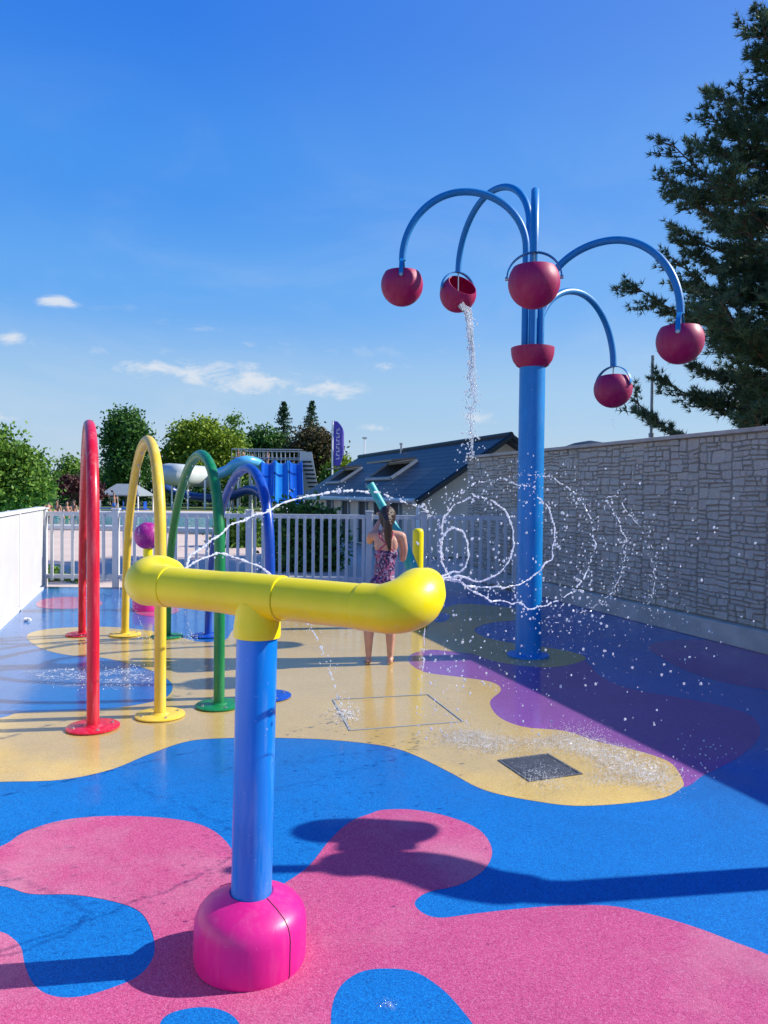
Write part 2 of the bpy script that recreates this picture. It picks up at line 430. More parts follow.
# ------------------------------------------------------------------ white boundary wall (left)
wroot=thing('white_wall','low white panelled boundary wall along the left of the splash pad','wall',(LW0.x,LW0.y,0),math.atan2(ld.y,ld.x))
WLH=1.24
def lloc(Y): return (Y-LW0.y)/ld.y
s1=lloc(FY)
# panel joints: one seen at px 21
js=lloc(G(21,609).y); pw=js and (s1-js)
edges=[s1-pw*k for k in range(0,9)]
for k in range(len(edges)-1):
    x1,x0=edges[k],edges[k+1]
    MB().box(((x0+x1)/2,.04,WLH/2+.02),(x1-x0-.016,.06,WLH-.06),bev=.006).build('panel',M['whitewall'],wroot)
    MB().box((x0,.035,WLH/2),(.05,.085,WLH+.0),bev=.006).build('post',M['white'],wroot)
MB().box(((edges[0]+edges[-1])/2,.04,WLH+.02),(edges[0]-edges[-1]+.06,.11,.04),bev=.006).build('cap_rail',M['white'],wroot)
MB().box(((edges[0]+edges[-1])/2,.04,.012),(edges[0]-edges[-1],.13,.02)).build('base_rail',M['white'],wroot)
p=G(26,621); 
t=thing('small_spout','small white plastic spout on the floor at the foot of the left wall','spout',(p.x,p.y,0),.3)
MB().box((0,0,.02),(.05,.07,.035),bev=.010).tube([(0,0,.025),(.03,-.03,.03),(.06,-.06,.02)],.014).build('body',M['white'],t)

# ------------------------------------------------------------------ picket fence (back)
fr=thing('picket_fence','white picket fence with evenly spaced pales closing the back of the pad','fence',(c.x,FY,0))
f0=0.0; f1=onr(FY).x-c.x-.02; FH=1.20
posts=[0.0]+[D(x,550,FY).x-c.x for x in (116,249,369,424)]+[f1-.06]
for x in posts:
    w_=.10 if x not in(0.0,) else .08
    MB().box((x,0,FH/2+.02),(w_,.09,FH+.04),bev=.008).box((x,0,FH+.055),(w_+.03,.12,.03),bev=.008).build('post',M['fence'],fr)
for z in(.17,FH-.03):
    MB().box(((f0+f1)/2,0,z),(f1-f0,.045,.07),bev=.006).build('rail',M['fence'],fr)
wr0=random.Random(2)
x=.133
while x<f1-.05:
    if min(abs(x-p) for p in posts)>.075:
        MB().box((x,-.030+wr0.uniform(-.002,.002),FH/2+.035),(.048,.022,FH-.14),M=Matrix.Rotation(wr0.gauss(0,.005),3,'Y'),bev=.004).build('pale',M['fence'],fr)
    x+=.165 if x<posts[2]-.2 else .1335

# ------------------------------------------------------------------ stone wall (right)
WH=2.22; WS=-5.0; WE=14.6
def sR(Y): return (Y-WL0.y)/wd.y
sroot=thing('stone_wall','tall grey precast stone effect wall running back along the right of the pad','wall',(WL0.x,WL0.y,0),math.atan2(wd.y,wd.x))
# local x along wall, local y to the left(-)/right; WN in local:
ly = -1.0 if (Matrix.Rotation(-math.atan2(wd.y,wd.x),3,'Z')@WN).y<0 else 1.0
x0=sR(-3.5); x1=sR(14.3)
off=.10*ly; th=.12
MB().box(((x0+x1)/2,off+ly*(th/2+.03),WH/2),(x1-x0,th,WH)).build('backing',M['mortar'],sroot)
MB().box(((x0+x1)/2,.05*ly,.11),(x1-x0,.12,.22),bev=.012).build('footing',M['concrete'],sroot)
MB().box(((x0+x1)/2,off+ly*.07,WH+.022),(x1-x0,.22,.045),bev=.008).build('coping',M['cap'],sroot)
rs=random.Random(11)
pwid=.485; k0=math.floor(x0/pwid); nb=0
phase=sR(G(718,640).y) if False else 0.16
stones=MB(); pals=MB()
def block(mb,xa,xb,za,zb,yy,dep):
    w=xb-xa;h=zb-za
    j=.005
    pts=[(xa+rs.uniform(0,j),za+rs.uniform(0,j)),(xb-rs.uniform(0,j),za+rs.uniform(0,j)),(xb-rs.uniform(0,j),zb-rs.uniform(0,j)),(xa+rs.uniform(0,j),zb-rs.uniform(0,j))]
    # chipped corners give the irregular dark joints
    ring=[]
    for i,(px_,pz_) in enumerate(pts):
        cx=(xa+xb)/2; cz=(za+zb)/2
        ch=rs.uniform(.004,.02)*min(1,h/.08)
        sx=1 if px_<cx else -1; sz=1 if pz_<cz else -1
        A=(px_+sx*ch*rs.uniform(.5,1.8),pz_); B=(px_,pz_+sz*ch*rs.uniform(.4,1.2))
        ring += ([B,A] if i in(0,2) else [A,B])
    # order: bl: B(left side) then A(bottom); br: A bottom, B right; tr: B right, A top; tl: A top, B left
    front=[]; n=len(ring); cx=sum(q[0] for q in ring)/n; cz=sum(q[1] for q in ring)/n
    tilt=(rs.uniform(-.05,.05),rs.uniform(-.08,.08))
    vs=[(q[0],yy,q[1]) for q in ring]
    ins=.006
    vs+=[(q[0]+(cx-q[0])/max(w,.01)*ins*2,yy-ly*(dep+tilt[0]*(q[0]-cx)+tilt[1]*(q[1]-cz)),q[1]+(cz-q[1])/max(h,.01)*ins*2) for q in ring]
    fs=[(i,(i+1)%n,n+(i+1)%n,n+i) for i in range(n)]+[tuple(range(n,2*n))]
    mb.add(vs,fs,False)
k=k0
while k*pwid+phase<x1:
    pa=k*pwid+phase+.004; pb=pa+pwid-.010; pa=max(pa,x0); pb=min(pb,x1)
    if pb-pa>.1:
        z=.225
        while z<WH-.02:
            h=rs.choice([.045,.06,.075,.095,.13]); 
            if z+h>WH-.05: h=WH-.004-z
            xx=pa
            while xx<pb-.02:
                w=rs.uniform(.06,.22)
                if pb-(xx+w)<.07: w=pb-xx
                g=.0015 if rs.random()<.7 else .005
                if rs.random()<.45 and h>.08:
                    hm=h*rs.uniform(.4,.6)
                    block(stones,xx+g/2,xx+w-g/2,z+.002,z+hm-.002,off+ly*.028,rs.uniform(.012,.024))
                    block(stones,xx+g/2,xx+w-g/2,z+hm+.002,z+h-.002,off+ly*.028,rs.uniform(.016,.034))
                else:
                    block(stones,xx+g/2,xx+w-g/2,z+.002,z+h-.002,off+ly*.028,rs.uniform(.008,.026))
                xx+=w
            z+=h
    k+=1
stones.v=[(x+.014*mnoise.noise(Vector((x*5,z*5,1)))+.006*mnoise.noise(Vector((x*19,z*19,4))),y,z+(.020*mnoise.noise(Vector((x*4.3,z*7,9)))+.009*mnoise.noise(Vector((x*17,z*17,2))))*min(1,(z-.2)*8,(WH+.02-z)*8)) for x,y,z in stones.v]
stones.build('stone_face',M['stone'],sroot,merge=False)
# the dark hump showing above the wall, far behind: a parasol roof
t=thing('dark_parasol','low dark domed parasol top just showing above the stone wall','parasol',(D(590,440,24).x,24,0))
MB().lathe([(1.0,2.95),(.9,3.05),(.5,3.2),(.05,3.28)],16).build('canopy',M['slate'],t)
MB().tube([(0,0,0),(0,0,3.2)],.03).build('pole',M['steel'],t)

# ------------------------------------------------------------------ arches
def arch(cat_label,fpx,bpx,apex_y,mat,name):
    A=G(*fpx); B=G(*bpx); A.z=B.z=0; V=B-A
    prof=[(0,0),(0,.5),(0,.98),(.002,1.20),(.012,1.42),(.035,1.60),(.075,1.76),(.13,1.88),(.20,1.96),(.28,2.0),(.37,1.99),(.46,1.94),(.55,1.85),(.63,1.74),(.71,1.60),(.78,1.44),(.85,1.24),(.90,1.04),(.94,.8),(.97,.5),(.99,.22),(1,0)]
    s=.27; P=A+V*s
    z=H+(CO+ray(0,0)*0).z*0
    # apex height from the picture at the apex depth
    lo=1.0
    for i in range(60):
        lo+=.05
        q=P+Vector((0,0,lo)); c=CR.transposed()@(q-CO)
        yy=512-F*c.y/(-c.z)
        if yy<apex_y: break
    k=lo/2.0
    t=thing(name,cat_label,'water arch',(A.x,A.y,0),group='water arches over the left of the pad')
    pts=catmull([Vector(((B.x-A.x)*u,(B.y-A.y)*u,w*k)) for u,w in prof],False,5)
    MB().tube(pts,.0395,16).build('hoop',mat,t)
    for e in(Vector((0,0,0)),V):
        m=MB(); m.lathe([(.0,.001),(.166,.001),(.168,.003),(.168,.010),(.164,.013),(.06,.014),(.052,.022),(.042,.026)],28,(e.x,e.y,.004))
        f=m.build('foot_flange',mat,t)
        m=MB()
        for a in range(4):
            an=a*math.pi/2+.6; m.lathe([(.0,.022),(.009,.022),(.010,.012)],8,(e.x+.125*math.cos(an),e.y+.125*math.sin(an),.004))
        split(m,'bolt',M['steel'],f)
    m=MB()
    for w_ in(.30,.36,.42,.5,.56):
        p=pts[int(w_*len(pts))]; m.tube([p-Vector((0,0,.055)),p-Vector((0,0,.035))],.009,8)
    split(m,'nozzle',M['steel'],t)
    return pts,t
AR={}
AR['red']=arch('tall red steel water arch nearest the white wall, first of the four',(93,728),(82,635),428,M['red'],'red_arch')
AR['yellow']=arch('pale yellow water arch standing second from the white wall',(160,716),(125,635),446,M['yellow_tube'],'yellow_arch')
AR['green']=arch('green water arch standing between the yellow and the blue one',(219,706),(167,637),457,M['green'],'green_arch')
AR['blue']=arch('dark blue water arch nearest the cannon post, last of the four',(269,697),(208,636),471,M['blue_dark'],'blue_arch')

# ------------------------------------------------------------------ water cannons
def cannon(loc,yaw,label,top=1.206,el=1.0):
    t=thing('water_cannon',label,'water cannon',loc,0,group='yellow pipe water cannons on blue posts')
    # base shroud in two halves with a seam
    prof=[(.182,.0),(.185,.015),(.185,.118),(.182,.142),(.174,.162),(.157,.182),(.12,.203),(.074,.222),(.066,.218)]
    b=MB().lathe(prof,48).build('base_shroud',M['magenta'],t)
    sm=MB(); 
    for sgn in(1,-1):
        an=R(-38) if sgn>0 else R(142)
        d=Vector((math.cos(an),math.sin(an),0))
        sm.tube([d*(r+.0005)+Vector((0,0,z+.0005)) for r,z in prof[:-1]],.0013,6)
    split(sm,'seam',M['black'],b)
    MB().tube([(0,0,.2),(0,0,1.0),(0,0,top-.04)],.067,32).build('post',M['blue'],t)
    Rz=Matrix.Rotation(yaw,3,'Z')
    head=bpy.data.objects.new('pipe_head',None)
    def P(x,y,z): return Rz@Vector((x,y,z))
    h=top
    # tee with long smooth shoulders
    m=MB()
    m.tube([P(-.17,0,h),P(-.15,0,h),P(-.12,0,h),P(-.09,0,h),P(-.06,0,h),P(.09,0,h),P(.0955,0,h),P(.0975,0,h),P(.0985,0,h)],[.0695,.0700,.0713,.0730,.0738,.0738,.0738,.0728,.0700],40)
    m.tube([P(0,0,h-.02),P(0,0,h-.065),P(0,0,h-.080),P(0,0,h-.095),P(0,0,h-.132),P(0,0,h-.135),P(0,0,h-.137)],[.073,.073,.0745,.0765,.0770,.0762,.069],40)
    tee=m.build('tee_joint',M['yellow'],t)
    for s in(-1,1):
        L_=.462 if s<0 else .478
        MB().tube([P(s*.10,0,h),P(s*(L_+.02),0,h)],.0698,40).build('pipe',M['yellow'],t)
        # elbow turning to +y with a swelling outer curve
        br=.080; cx=s*(L_-.075 if s<0 else L_-.085)
        pts=[P(cx-s*.009,0,h),P(cx-s*.008,0,h),P(cx-s*.006,0,h),P(cx,0,h),P(cx+s*.03,0,h),P(cx+s*.06,0,h)]; rr=[.069,.0718,.0726,.0728,.0730,.0735]
        cx=cx+s*.06
        for i in range(1,17):
            a=R(90)*i/16; pts.append(P(cx+s*br*math.sin(a),br*(1-math.cos(a)),h+(.028 if s>0 else .010)*(i/16)**1.5)); rr.append(.0735+(.015 if s<0 else .013)*math.sin(a*.9))
        end=pts[-1]
        for dd,r_ in((.03,.083),(.055,.077),(.085,.062),(.105,.052),(.112,.046)):
            pts.append(end+P(0,dd,dd*(.38 if s>0 else .12))); rr.append(r_)
        MB().tube(pts,rr,40).build('elbow',M['yellow'],t)
        e2=pts[-1]
        MB().tube([e2-P(0,.01,0),e2+P(0,.03,.003)],.022,16).build('nozzle',M['steel'],t)
        if s<0: nl=Vector(loc)+e2+P(0,.03,0)
        else: nr=Vector(loc)+e2+P(0,.03,0)
    return t,nl,nr
cb=G(250,957)
print('cannon',cb)
CT,NL,NR=cannon((cb.x,cb.y,.0024),R(-27),'yellow T shaped water cannon on a blue post with magenta base, closest in front')
CT.rotation_euler.y=R(.9); NL+=Vector((.019,0,0)); NR+=Vector((.019,0,0))
# a taller spray feature stands just outside the frame to the right; its shadow lies across the pink and blue floor
SHV=Vector((1,.15,0))*(1/(.743*math.sqrt(1+.15**2)))*math.sqrt(1+.15**2)*.99
def cast(px,py,z): return G(px,py)+SHV*z+Vector((0,0,z))
zq=2.05; tp_=cast(560,893,zq)
tc=thing('tipping_cannon','tall blue spray post with twin yellow barrels standing out at the right','spray post',(tp_.x,tp_.y,.001))
o_=Vector((tp_.x,tp_.y,0))
MB().tube([(0,0,0),(0,0,zq-.02)],.088,28).build('post',M['blue'],tc)
MB().lathe([(.2,0),(.2,.016),(.1,.022)],28).build('foot_flange',M['blue'],tc)
q=lambda x,y,z=zq: cast(x,y,z)-o_
MB().tube(catmull([q(575,893),q(520,890),q(470,882),q(425,868),q(375,863),q(350,864)],False,5),[.09]*6+[.12]*12+[.11]*8,24).build('lower_barrel',M['yellow'],tc)
MB().tube(catmull([q(412,834),q(385,832),q(345,830),q(312,832)],False,5),[.06,.10]+[.125]*11+[.11,.09,.05],24).build('upper_barrel',M['yellow'],tc)
MB().tube([q(375,850),q(378,836)],.11,20).build('link',M['yellow'],tc)
MB().tube([q(350,868),q(232,870)],.035,12).build('handle_bar',M['steel'],tc)

# ------------------------------------------------------------------ bucket fountain
PC=G(528,656); PC.z=0
print('pole',PC)
def up(px,py): return D(px,py,PC.y).z
FT=thing('bucket_fountain','tall blue fountain post with five curved arms and hanging crimson buckets','fountain',(PC.x,PC.y,0))
zc=up(531,366)
MB().lathe([(.0,.004),(.20,.004),(.20,.02),(.12,.026),(.12,.03)],32).build('foot_flange',M['blue_tall'],FT)
MB().tube([(0,0,.01),(0,0,zc+.02)],.122,36).build('post',M['blue_tall'],FT)
MB().lathe([(.118,-.02),(.15,.0),(.185,.05),(.20,.10),(.205,.155),(.205,.17),(.19,.17),(.17,.12),(.0,.10)],36,(0,0,zc)).build('collar_bowl',M['crimson'],FT)
arms=[ # bowl px, azimuth(deg), peak py, radius
 ('A',(402,285),176,192,1.24),('B',(458,294),113,190,1.30),('C',(534,283),259,188,1.28),('D',(680,341),-26,240,1.33),('E',(613,389),42,291,1.38)]
BW={}
for nm,bp,az,pk,rad in arms:
    d=Vector((math.cos(R(az)),math.sin(R(az)),0)); tdir=Vector((-d.y,d.x,0))
    bx=PC+d*rad; Yb=bx.y
    # shift sideways so that the bowl falls where seen
    zb=D(bp[0],bp[1],Yb).z; xb=D(bp[0],bp[1],Yb).x
    dx=xb-bx.x; print(nm,'dx',round(dx,3),'zb',round(zb,2))
    e=Vector((xb-PC.x,Yb-PC.y,0)); rad=e.length; d=e.normalized(); tdir=Vector((-d.y,d.x,0))
    zp=D(500,pk,PC.y+e.y*.5).z if nm!='C' else D(535,pk+14,PC.y+e.y*.42).z
    r0=.075; mid=(r0+rad)/2; a=(rad-r0)/2
    zend=zb+.235
    pts=[d*r0+Vector((0,0,zc+.1)),d*r0+Vector((0,0,zp-.75)),d*r0+Vector((0,0,zp-.55))]
    b1=.55; b2=max(.2,zp-zend)
    for i in range(1,21):
        th_=math.pi*i/20
        rr=mid-a*math.cos(th_); zz=zp+( -b1 + b1*math.sin(th_) if th_<math.pi/2 else -b2+b2*math.sin(th_))
        pts.append(d*rr+Vector((0,0,zz)))
    MB().tube(catmull(pts,False,3),.034,14).build('arm',M['blue_arm'],FT)
    # bail handle in the tangential plane + bracket
    cz=zb+.06; hp=[]
    for i in range(25):
        an=math.pi*i/24; hp.append(d*rad+tdir*(.212*math.cos(an))+Vector((0,0,cz-.02+.20*math.sin(an))))
    m=MB()
    for i in range(24):
        p,q=hp[i],hp[i+1]; T=(q-p).normalized(); B_=d; Nn=T.cross(B_)
        vs=[]
        for w_ in(p,q):
            for sa,sb in((-1,-1),(1,-1),(1,1),(-1,1)): vs.append(w_+B_*(.02*sa)+Nn*(.0045*sb))
        m.add(vs,[(0,1,5,4),(1,2,6,5),(2,3,7,6),(3,0,4,7)],False)
    hd=m.build('bail_handle',M['blue_arm'],FT)
    m=MB()
    for s in(-1,1):
        p=d*rad+tdir*(.213*s)+Vector((0,0,cz-.02)); m.tube([p-tdir*.012*s,p+tdir*.012*s],.016,10)
    split(m,'pivot_bolt',M['steel'],hd)
    Rb=Matrix((tdir,d,Vector((0,0,1)))).transposed()
    tilt={'B':R(50),'E':R(-6),'C':0,'A':0,'D':0}[nm]
    Rt=Rb@Matrix.Rotation(tilt,3,'X')@Matrix.Rotation({'E':R(5)}.get(nm,0),3,'Y')
    prof=[]
    r=.203; cut=.56
    for i in range(15):
        th_=math.pi - (math.pi-math.acos(cut))*i/14
        prof.append((max(.0005,r*math.sin(th_)),r*math.cos(th_)))
    prof+=[(prof[-1][0]-.004,prof[-1][1]+.006),(prof[-1][0]-.012,prof[-1][1]+.004)]
    ri=.190
    for i in range(1,12):
        th_=math.acos(cut)+(math.pi-math.acos(cut))*i/11
        prof.append((max(.0005,ri*math.sin(th_)),ri*math.cos(th_)))
    bo=MB().lathe(prof,40,(0,0,0),Rt).build('bucket',M['crimson'],FT); bo.location=d*rad+Vector((0,0,zb))
    m=MB(); m.tube([Vector((0,0,.24)),Vector((0,0,.02))],.008,8).build('spout_pipe',M['steel'],bo)
    BW[nm]=(PC+d*rad+Vector((0,0,zb)),d,tdir,Rt)

# magenta ball post and yellow + teal play post beyond
def gy(px,Y): return D(px,500,Y).x
Y_=9.9
t=thing('ball_post','magenta ball on a short yellow post with pink base behind the yellow arch','spray post',(gy(148,Y_),Y_,.004))
zb=D(148,536,Y_).z
MB().ell((0,0,zb),.178,28,18).build('ball',M['purple_ball'],t)
MB().tube([(0,0,.1),(0,0,zb-.15)],.06,20).build('post',M['yellow'],t)
MB().lathe([(.19,0),(.19,.14),(.17,.18),(.06,.19)],28).build('base_shroud',M['magenta'],t)
Y_=8.8
t=thing('spray_bollard','short yellow round topped spray post right of the girl','spray post',(gy(418.5,Y_),Y_,.008))
zt=D(418,529,Y_).z
MB().lathe([(.064,0),(.064,zt-.05),(.058,zt-.02),(.04,zt-.004),(.0005,zt)],24).build('post',M['yellow'],t)
MB().lathe([(.12,.0),(.12,.016),(.06,.02)],24).build('foot_flange',M['yellow'],t)

# ------------------------------------------------------------------ vegetation
def leaves_np(centres, spread, per, size, flat=.6, rng=rng):
    """leaf quads scattered round clump centres -> verts, faces"""
    n=len(centres)*per
    c=np.repeat(centres,per,axis=0)
    sp=np.repeat(spread,per)[:,None] if hasattr(spread,'__len__') else spread
    p=c+rng.normal(size=(n,3))*sp*np.array([1,1,.75])*.5
    a=rng.normal(size=(n,3)); a/=np.linalg.norm(a,axis=1)[:,None]
    b=rng.normal(size=(n,3)); b-=a*(a*b).sum(1)[:,None]; b/=np.linalg.norm(b,axis=1)[:,None]
    s=size*rng.uniform(.6,1.3,(n,1))
    v=np.stack([p-a*s,p-b*s*flat,p+a*s,p+b*s*flat],axis=1).reshape(-1,3)
    f=np.arange(n*4).reshape(-1,4); return v,f
def lobes_points(lobes,n,shell=.45,rng=rng):
    vol=np.array([l[3]*l[4]*l[5] for l in lobes])**.75; vol/=vol.sum()
    idx=rng.choice(len(lobes),n,p=vol); l=np.array(lobes)[idx]
    d=rng.normal(size=(n,3)); d/=np.linalg.norm(d,axis=1)[:,None]
    r=rng.uniform(shell,1,(n,1))**.6
    # lumpy outline
    k=1+.16*np.sin(d[:,:1]*7+l[:,:1]*3)+.12*np.sin(d[:,1:2]*9+l[:,2:3]*2+d[:,2:]*6)
    return l[:,:3]+d*r*k*l[:,3:]
def tree(name,label,cat,base,lobes,nclump,per,size,spread,mat,trunk=.25,group=None,limbs=7):
    base=Vector(base); t=thing(name,label,cat,base,0,group)
    pts=lobes_points(lobes,nclump)
    v,f=leaves_np(pts,spread*rng.uniform(.6,1.3,nclump),per,size)
    np_mesh('crown',v,f,mat,t)
    m=MB(); zt=max(l[2] for l in lobes); 
    tp=[Vector((math.sin(i*1.3)*.06*i,math.cos(i)*.05*i,zt*.92*i/7)) for i in range(8)]
    m.tube(tp,[trunk*(1-.8*i/7) for i in range(8)],9)
    rr=random.Random(int(base.x*10)+5)
    for i in range(limbs):
        l=rr.choice(lobes); st=tp[rr.randint(2,5)]
        e=Vector((l[0]+rr.uniform(-.5,.5)*l[3],l[1]+rr.uniform(-.5,.5)*l[4],l[2]+rr.uniform(-.2,.6)*l[5]))
        mid=(st+e)/2+Vector((rr.uniform(-.1,.1),rr.uniform(-.1,.1),.1))*(e-st).length
        m.tube([st,mid,e],[trunk*.35,trunk*.22,trunk*.05],6)
    m.build('trunk',M['bark'],t)
    return t
def px2(px,py,Y): p=D(px,py,Y); return p
def bgtree(name,label,cat,pxc,Y,pxl,mat,nclump,per,size,spread,group='trees beyond the pool',trunk=.3):
    """pxl: crown lobes as (x,y,rx,ry) measured in the photograph, given real size at distance Y"""
    k=Y/F; b=D(pxc,500,Y)
    lobes=[]
    for i,(x,y,rx,ry) in enumerate(pxl):
        p=D(x,y,Y); lobes.append((p.x-b.x,math.sin(i*2.1)*rx*k*.5,p.z+.1,rx*k,rx*k*.9,ry*k))
    return tree(name,label,cat,(b.x,Y,-.1),lobes,nclump,per,size,spread,mat,trunk,group)

bgtree('leafy_tree','large mid green tree rising over the white wall at the left edge','tree',-5,34,[(0,460,26,34),(22,474,20,24),(-25,470,30,40),(5,492,36,16),(38,490,14,12)],M['leaf_mid'],520,34,.11,.55,trunk=.3)
bgtree('leafy_tree','small rounded light green tree between the left edge tree and the red arch','tree',76,88,[(72,472,13,13),(84,482,18,10),(60,482,14,9)],M['leaf_mid'],240,26,.20,1.0)
bgtree('leafy_tree','tall dark green tree seen between the red and yellow arches','tree',127,80,[(126,428,16,17),(118,448,15,18),(136,450,15,20),(127,470,22,16),(112,436,8,10),(143,440,8,12)],M['leaf_dark'],420,34,.19,1.0)
bgtree('leafy_tree','broad yellow green tree above the green arch','tree',200,86,[(200,440,26,20),(178,452,17,16),(222,446,18,18),(200,466,36,18),(186,436,12,12),(229,466,14,20)],M['leaf_yellow'],640,32,.20,1.0)
bgtree('leafy_tree','thin airy treetop poking up left of the conifers','tree',234,90,[(234,428,7,14),(229,440,9,10),(238,445,10,12)],M['leaf_mid'],110,18,.18,.8)
bgtree('leafy_tree','dark rounded evergreen left below the two conifer spires','tree',266,95,[(264,444,17,14),(252,456,14,14),(276,452,16,18),(268,470,28,16)],M['leaf_dark'],420,32,.22,1.1)
bgtree('leafy_tree','brownish green tree behind the slide stairs','tree',318,92,[(312,446,18,20),(322,464,16,22),(300,460,16,20),(330,452,10,16),(318,480,22,14)],M['leaf_brown'],460,32,.21,1.1)
bgtree('leafy_tree','small bright green tree right of the feather flag','tree',345,84,[(344,468,9,12),(336,476,12,14),(352,478,7,8)],M['leaf_yellow'],160,26,.18,.8)
def conifer(label,pxc,top,Y,w):
    k=Y/F; b=D(pxc,500,Y); ht=D(pxc,top,Y).z+.1
    t=thing('conifer',label,'conifer tree',(b.x,Y,-.1),0,'spired conifers beyond the pool')
    cs=[]
    for _ in range(330):
        z=ht*(.25+.74*rng.uniform(0,1)**.8); fr=1-z/ht; L_=w*k*(fr**1.0)*1.6*rng.choice([.55,.8,1.0,1.25])+.12; a=rng.uniform(0,6.28)
        for s_ in np.arange(.15,1.01,.2): cs.append((L_*s_*math.cos(a),L_*s_*math.sin(a),z-.35*L_*s_+.28*L_*s_**2))
    cs=np.array(cs); v,f=leaves_np(cs,.20,4,.12); np_mesh('crown',v,f,M['leaf_conifer'],t)
    MB().tube([(0,0,0),(0,0,ht)],[.3,.03],8).build('trunk',M['bark'],t)
conifer('left one of the two dark conifer spires above the slide tower',283,401,98,24)
conifer('right one of the two dark conifer spires, next to the feather flag',311,400,100,22)
# low planting along the far side of the pool
cs=[]
for i in range(1500):
    px=rng.uniform(-60,350); Yh=84+rng.uniform(-2,2); hgt=1.9+1.5*abs(math.sin(px*.05))+.6*abs(math.sin(px*.13))
    cs.append((gy(px,Yh),Yh,rng.uniform(.1,1)*hgt))
v,f=leaves_np(np.array(cs),1.0,18,.17); o=np_mesh('far_hedge',v,f,M['leaf_dark']); tag(o,'dark belt of hedge and undergrowth on the far side of the pool','hedge',kind='stuff')
bgtree('copper_shrub','dark red leaved shrub behind the bathers beside the red arch','shrub',72,52,[(66,485,16,8),(84,488,12,7),(54,490,10,6),(92,492,10,8)],M['leaf_copper'],150,26,.12,.5,group=None,trunk=.08)
bgtree('green_shrub','big dark green shrub standing just behind the fence left of the girl','shrub',306,15.5,[(304,528,24,24),(288,540,16,24),(328,545,13,30),(304,560,28,22)],M['leaf_dark'],330,34,.055,.26,group='shrubs behind the fence',trunk=.06)
bgtree('green_shrub','low weedy shrub behind the fence corner at the white wall','shrub',56,13.2,[(53,577,7,8),(66,582,12,5),(84,584,14,3)],M['leaf_mid'],60,26,.035,.12,group='shrubs behind the fence',trunk=.02)
bgtree('green_shrub','mid green shrub behind the fence under the blue slide','shrub',232,22,[(238,530,14,14),(226,540,12,10),(252,534,11,16),(240,552,22,10)],M['leaf_mid'],220,30,.07,.32,group='shrubs behind the fence',trunk=.05)

# the big pine over the stone wall
def pine(label,base,ht,spread):
    t=thing('pine_tree',label,'pine tree',base); rr=random.Random(3)
    nrng=np.random.default_rng(5)
    mt=MB(); tp=[Vector((.12*math.sin(i*.7),.1*math.cos(i*.9),ht*i/12)) for i in range(13)]
    mt.tube(tp,[.34*(1-.88*i/12) for i in range(13)],12)
    tufts=[]; dirs=[]
    def at(z):
        f=z/ht*12; i=min(11,int(f)); return tp[i].lerp(tp[i+1],f-i)
    z=2.0
    while z<ht-.15:
        fr=z/ht
        # uneven silhouette: wide below, a waist, wide shoulder, tapering head
        env=spread*(1.0-.55*max(0,fr-.45)/.55)*(1.08 if fr<.45 else 1)*(1-.8*max(0,(fr-.7)/.3)**1.1)
        for j in range(rr.randint(4,6)):
            az=rr.uniform(0,2*math.pi); L_=env*rr.choice([.5,.66,.82,.94,1.06])*rr.uniform(.85,1.1)
            dv=Vector((math.cos(az),math.sin(az),0)); st=at(z); rise=rr.uniform(.0,.28)+.35*max(0,fr-.6)
            pts=[]
            for q in range(7):
                u=q/6; pts.append(st+dv*L_*u+Vector((0,0,L_*(rise*u-.28*math.sin(u*2.6)*.6+.20*u*u)))+Vector((rr.uniform(-.06,.06),rr.uniform(-.06,.06),0))*L_*.3*u)
            mt.tube(pts,[.07*(1-.8*q/6)*(1.1-fr*.5) for q in range(7)],6)
            sd=Vector((-dv.y,dv.x,0))
            for q in range(int(11+L_*8)):
                u=rr.uniform(.22,1.0); f=u*6; i=min(5,int(f)); p=pts[i].lerp(pts[i+1],f-i)
                sl=L_*rr.uniform(.16,.34)*(1.15-u*.55); sgn=rr.choice([-1,1])
                d2=(dv*rr.uniform(.3,1.0)+sd*sgn*rr.uniform(.3,1)+Vector((0,0,rr.uniform(-.05,.55)))).normalized()
                e=p+d2*sl
                mt.tube([p,(p+e)/2+Vector((0,0,-.02)),e],[.016,.010,.005],4,cap=False)
                nt_=max(3,int(sl/.085))
                for w in range(nt_):
                    uu=(w+rr.random()*.8)/nt_*.85+.15
                    off_=Vector((rr.gauss(0,1),rr.gauss(0,1),rr.gauss(0,.7)))*.06
                    tufts.append(p.lerp(e,uu)+off_); dirs.append((d2+Vector((0,0,.55))).normalized())
        z+=rr.uniform(.23,.36)
    T=np.array([tuple(x) for x in tufts]); Dd=np.array([tuple(x) for x in dirs]); nn=15; n=len(T)*nn
    p=np.repeat(T,nn,0); d=np.repeat(Dd,nn,0)+nrng.normal(size=(n,3))*.62; d/=np.linalg.norm(d,axis=1)[:,None]
    s=np.cross(d,nrng.normal(size=(n,3))); s/=np.linalg.norm(s,axis=1)[:,None]
    ln=nrng.uniform(.11,.21,(n,1)); w=.014
    v=np.stack([p-s*w,p+s*w,p+d*ln],axis=1).reshape(-1,3)
    np_mesh('crown',v,np.arange(n*3).reshape(-1,3),M['needle'],t)
    mt.build('trunk',M['bark'],t); print('pine tufts',len(T))
PX=gy(806,18)
pine('huge dark pine tree towering behind the stone wall at the right',(PX,18,-.1),15.2,3.55)

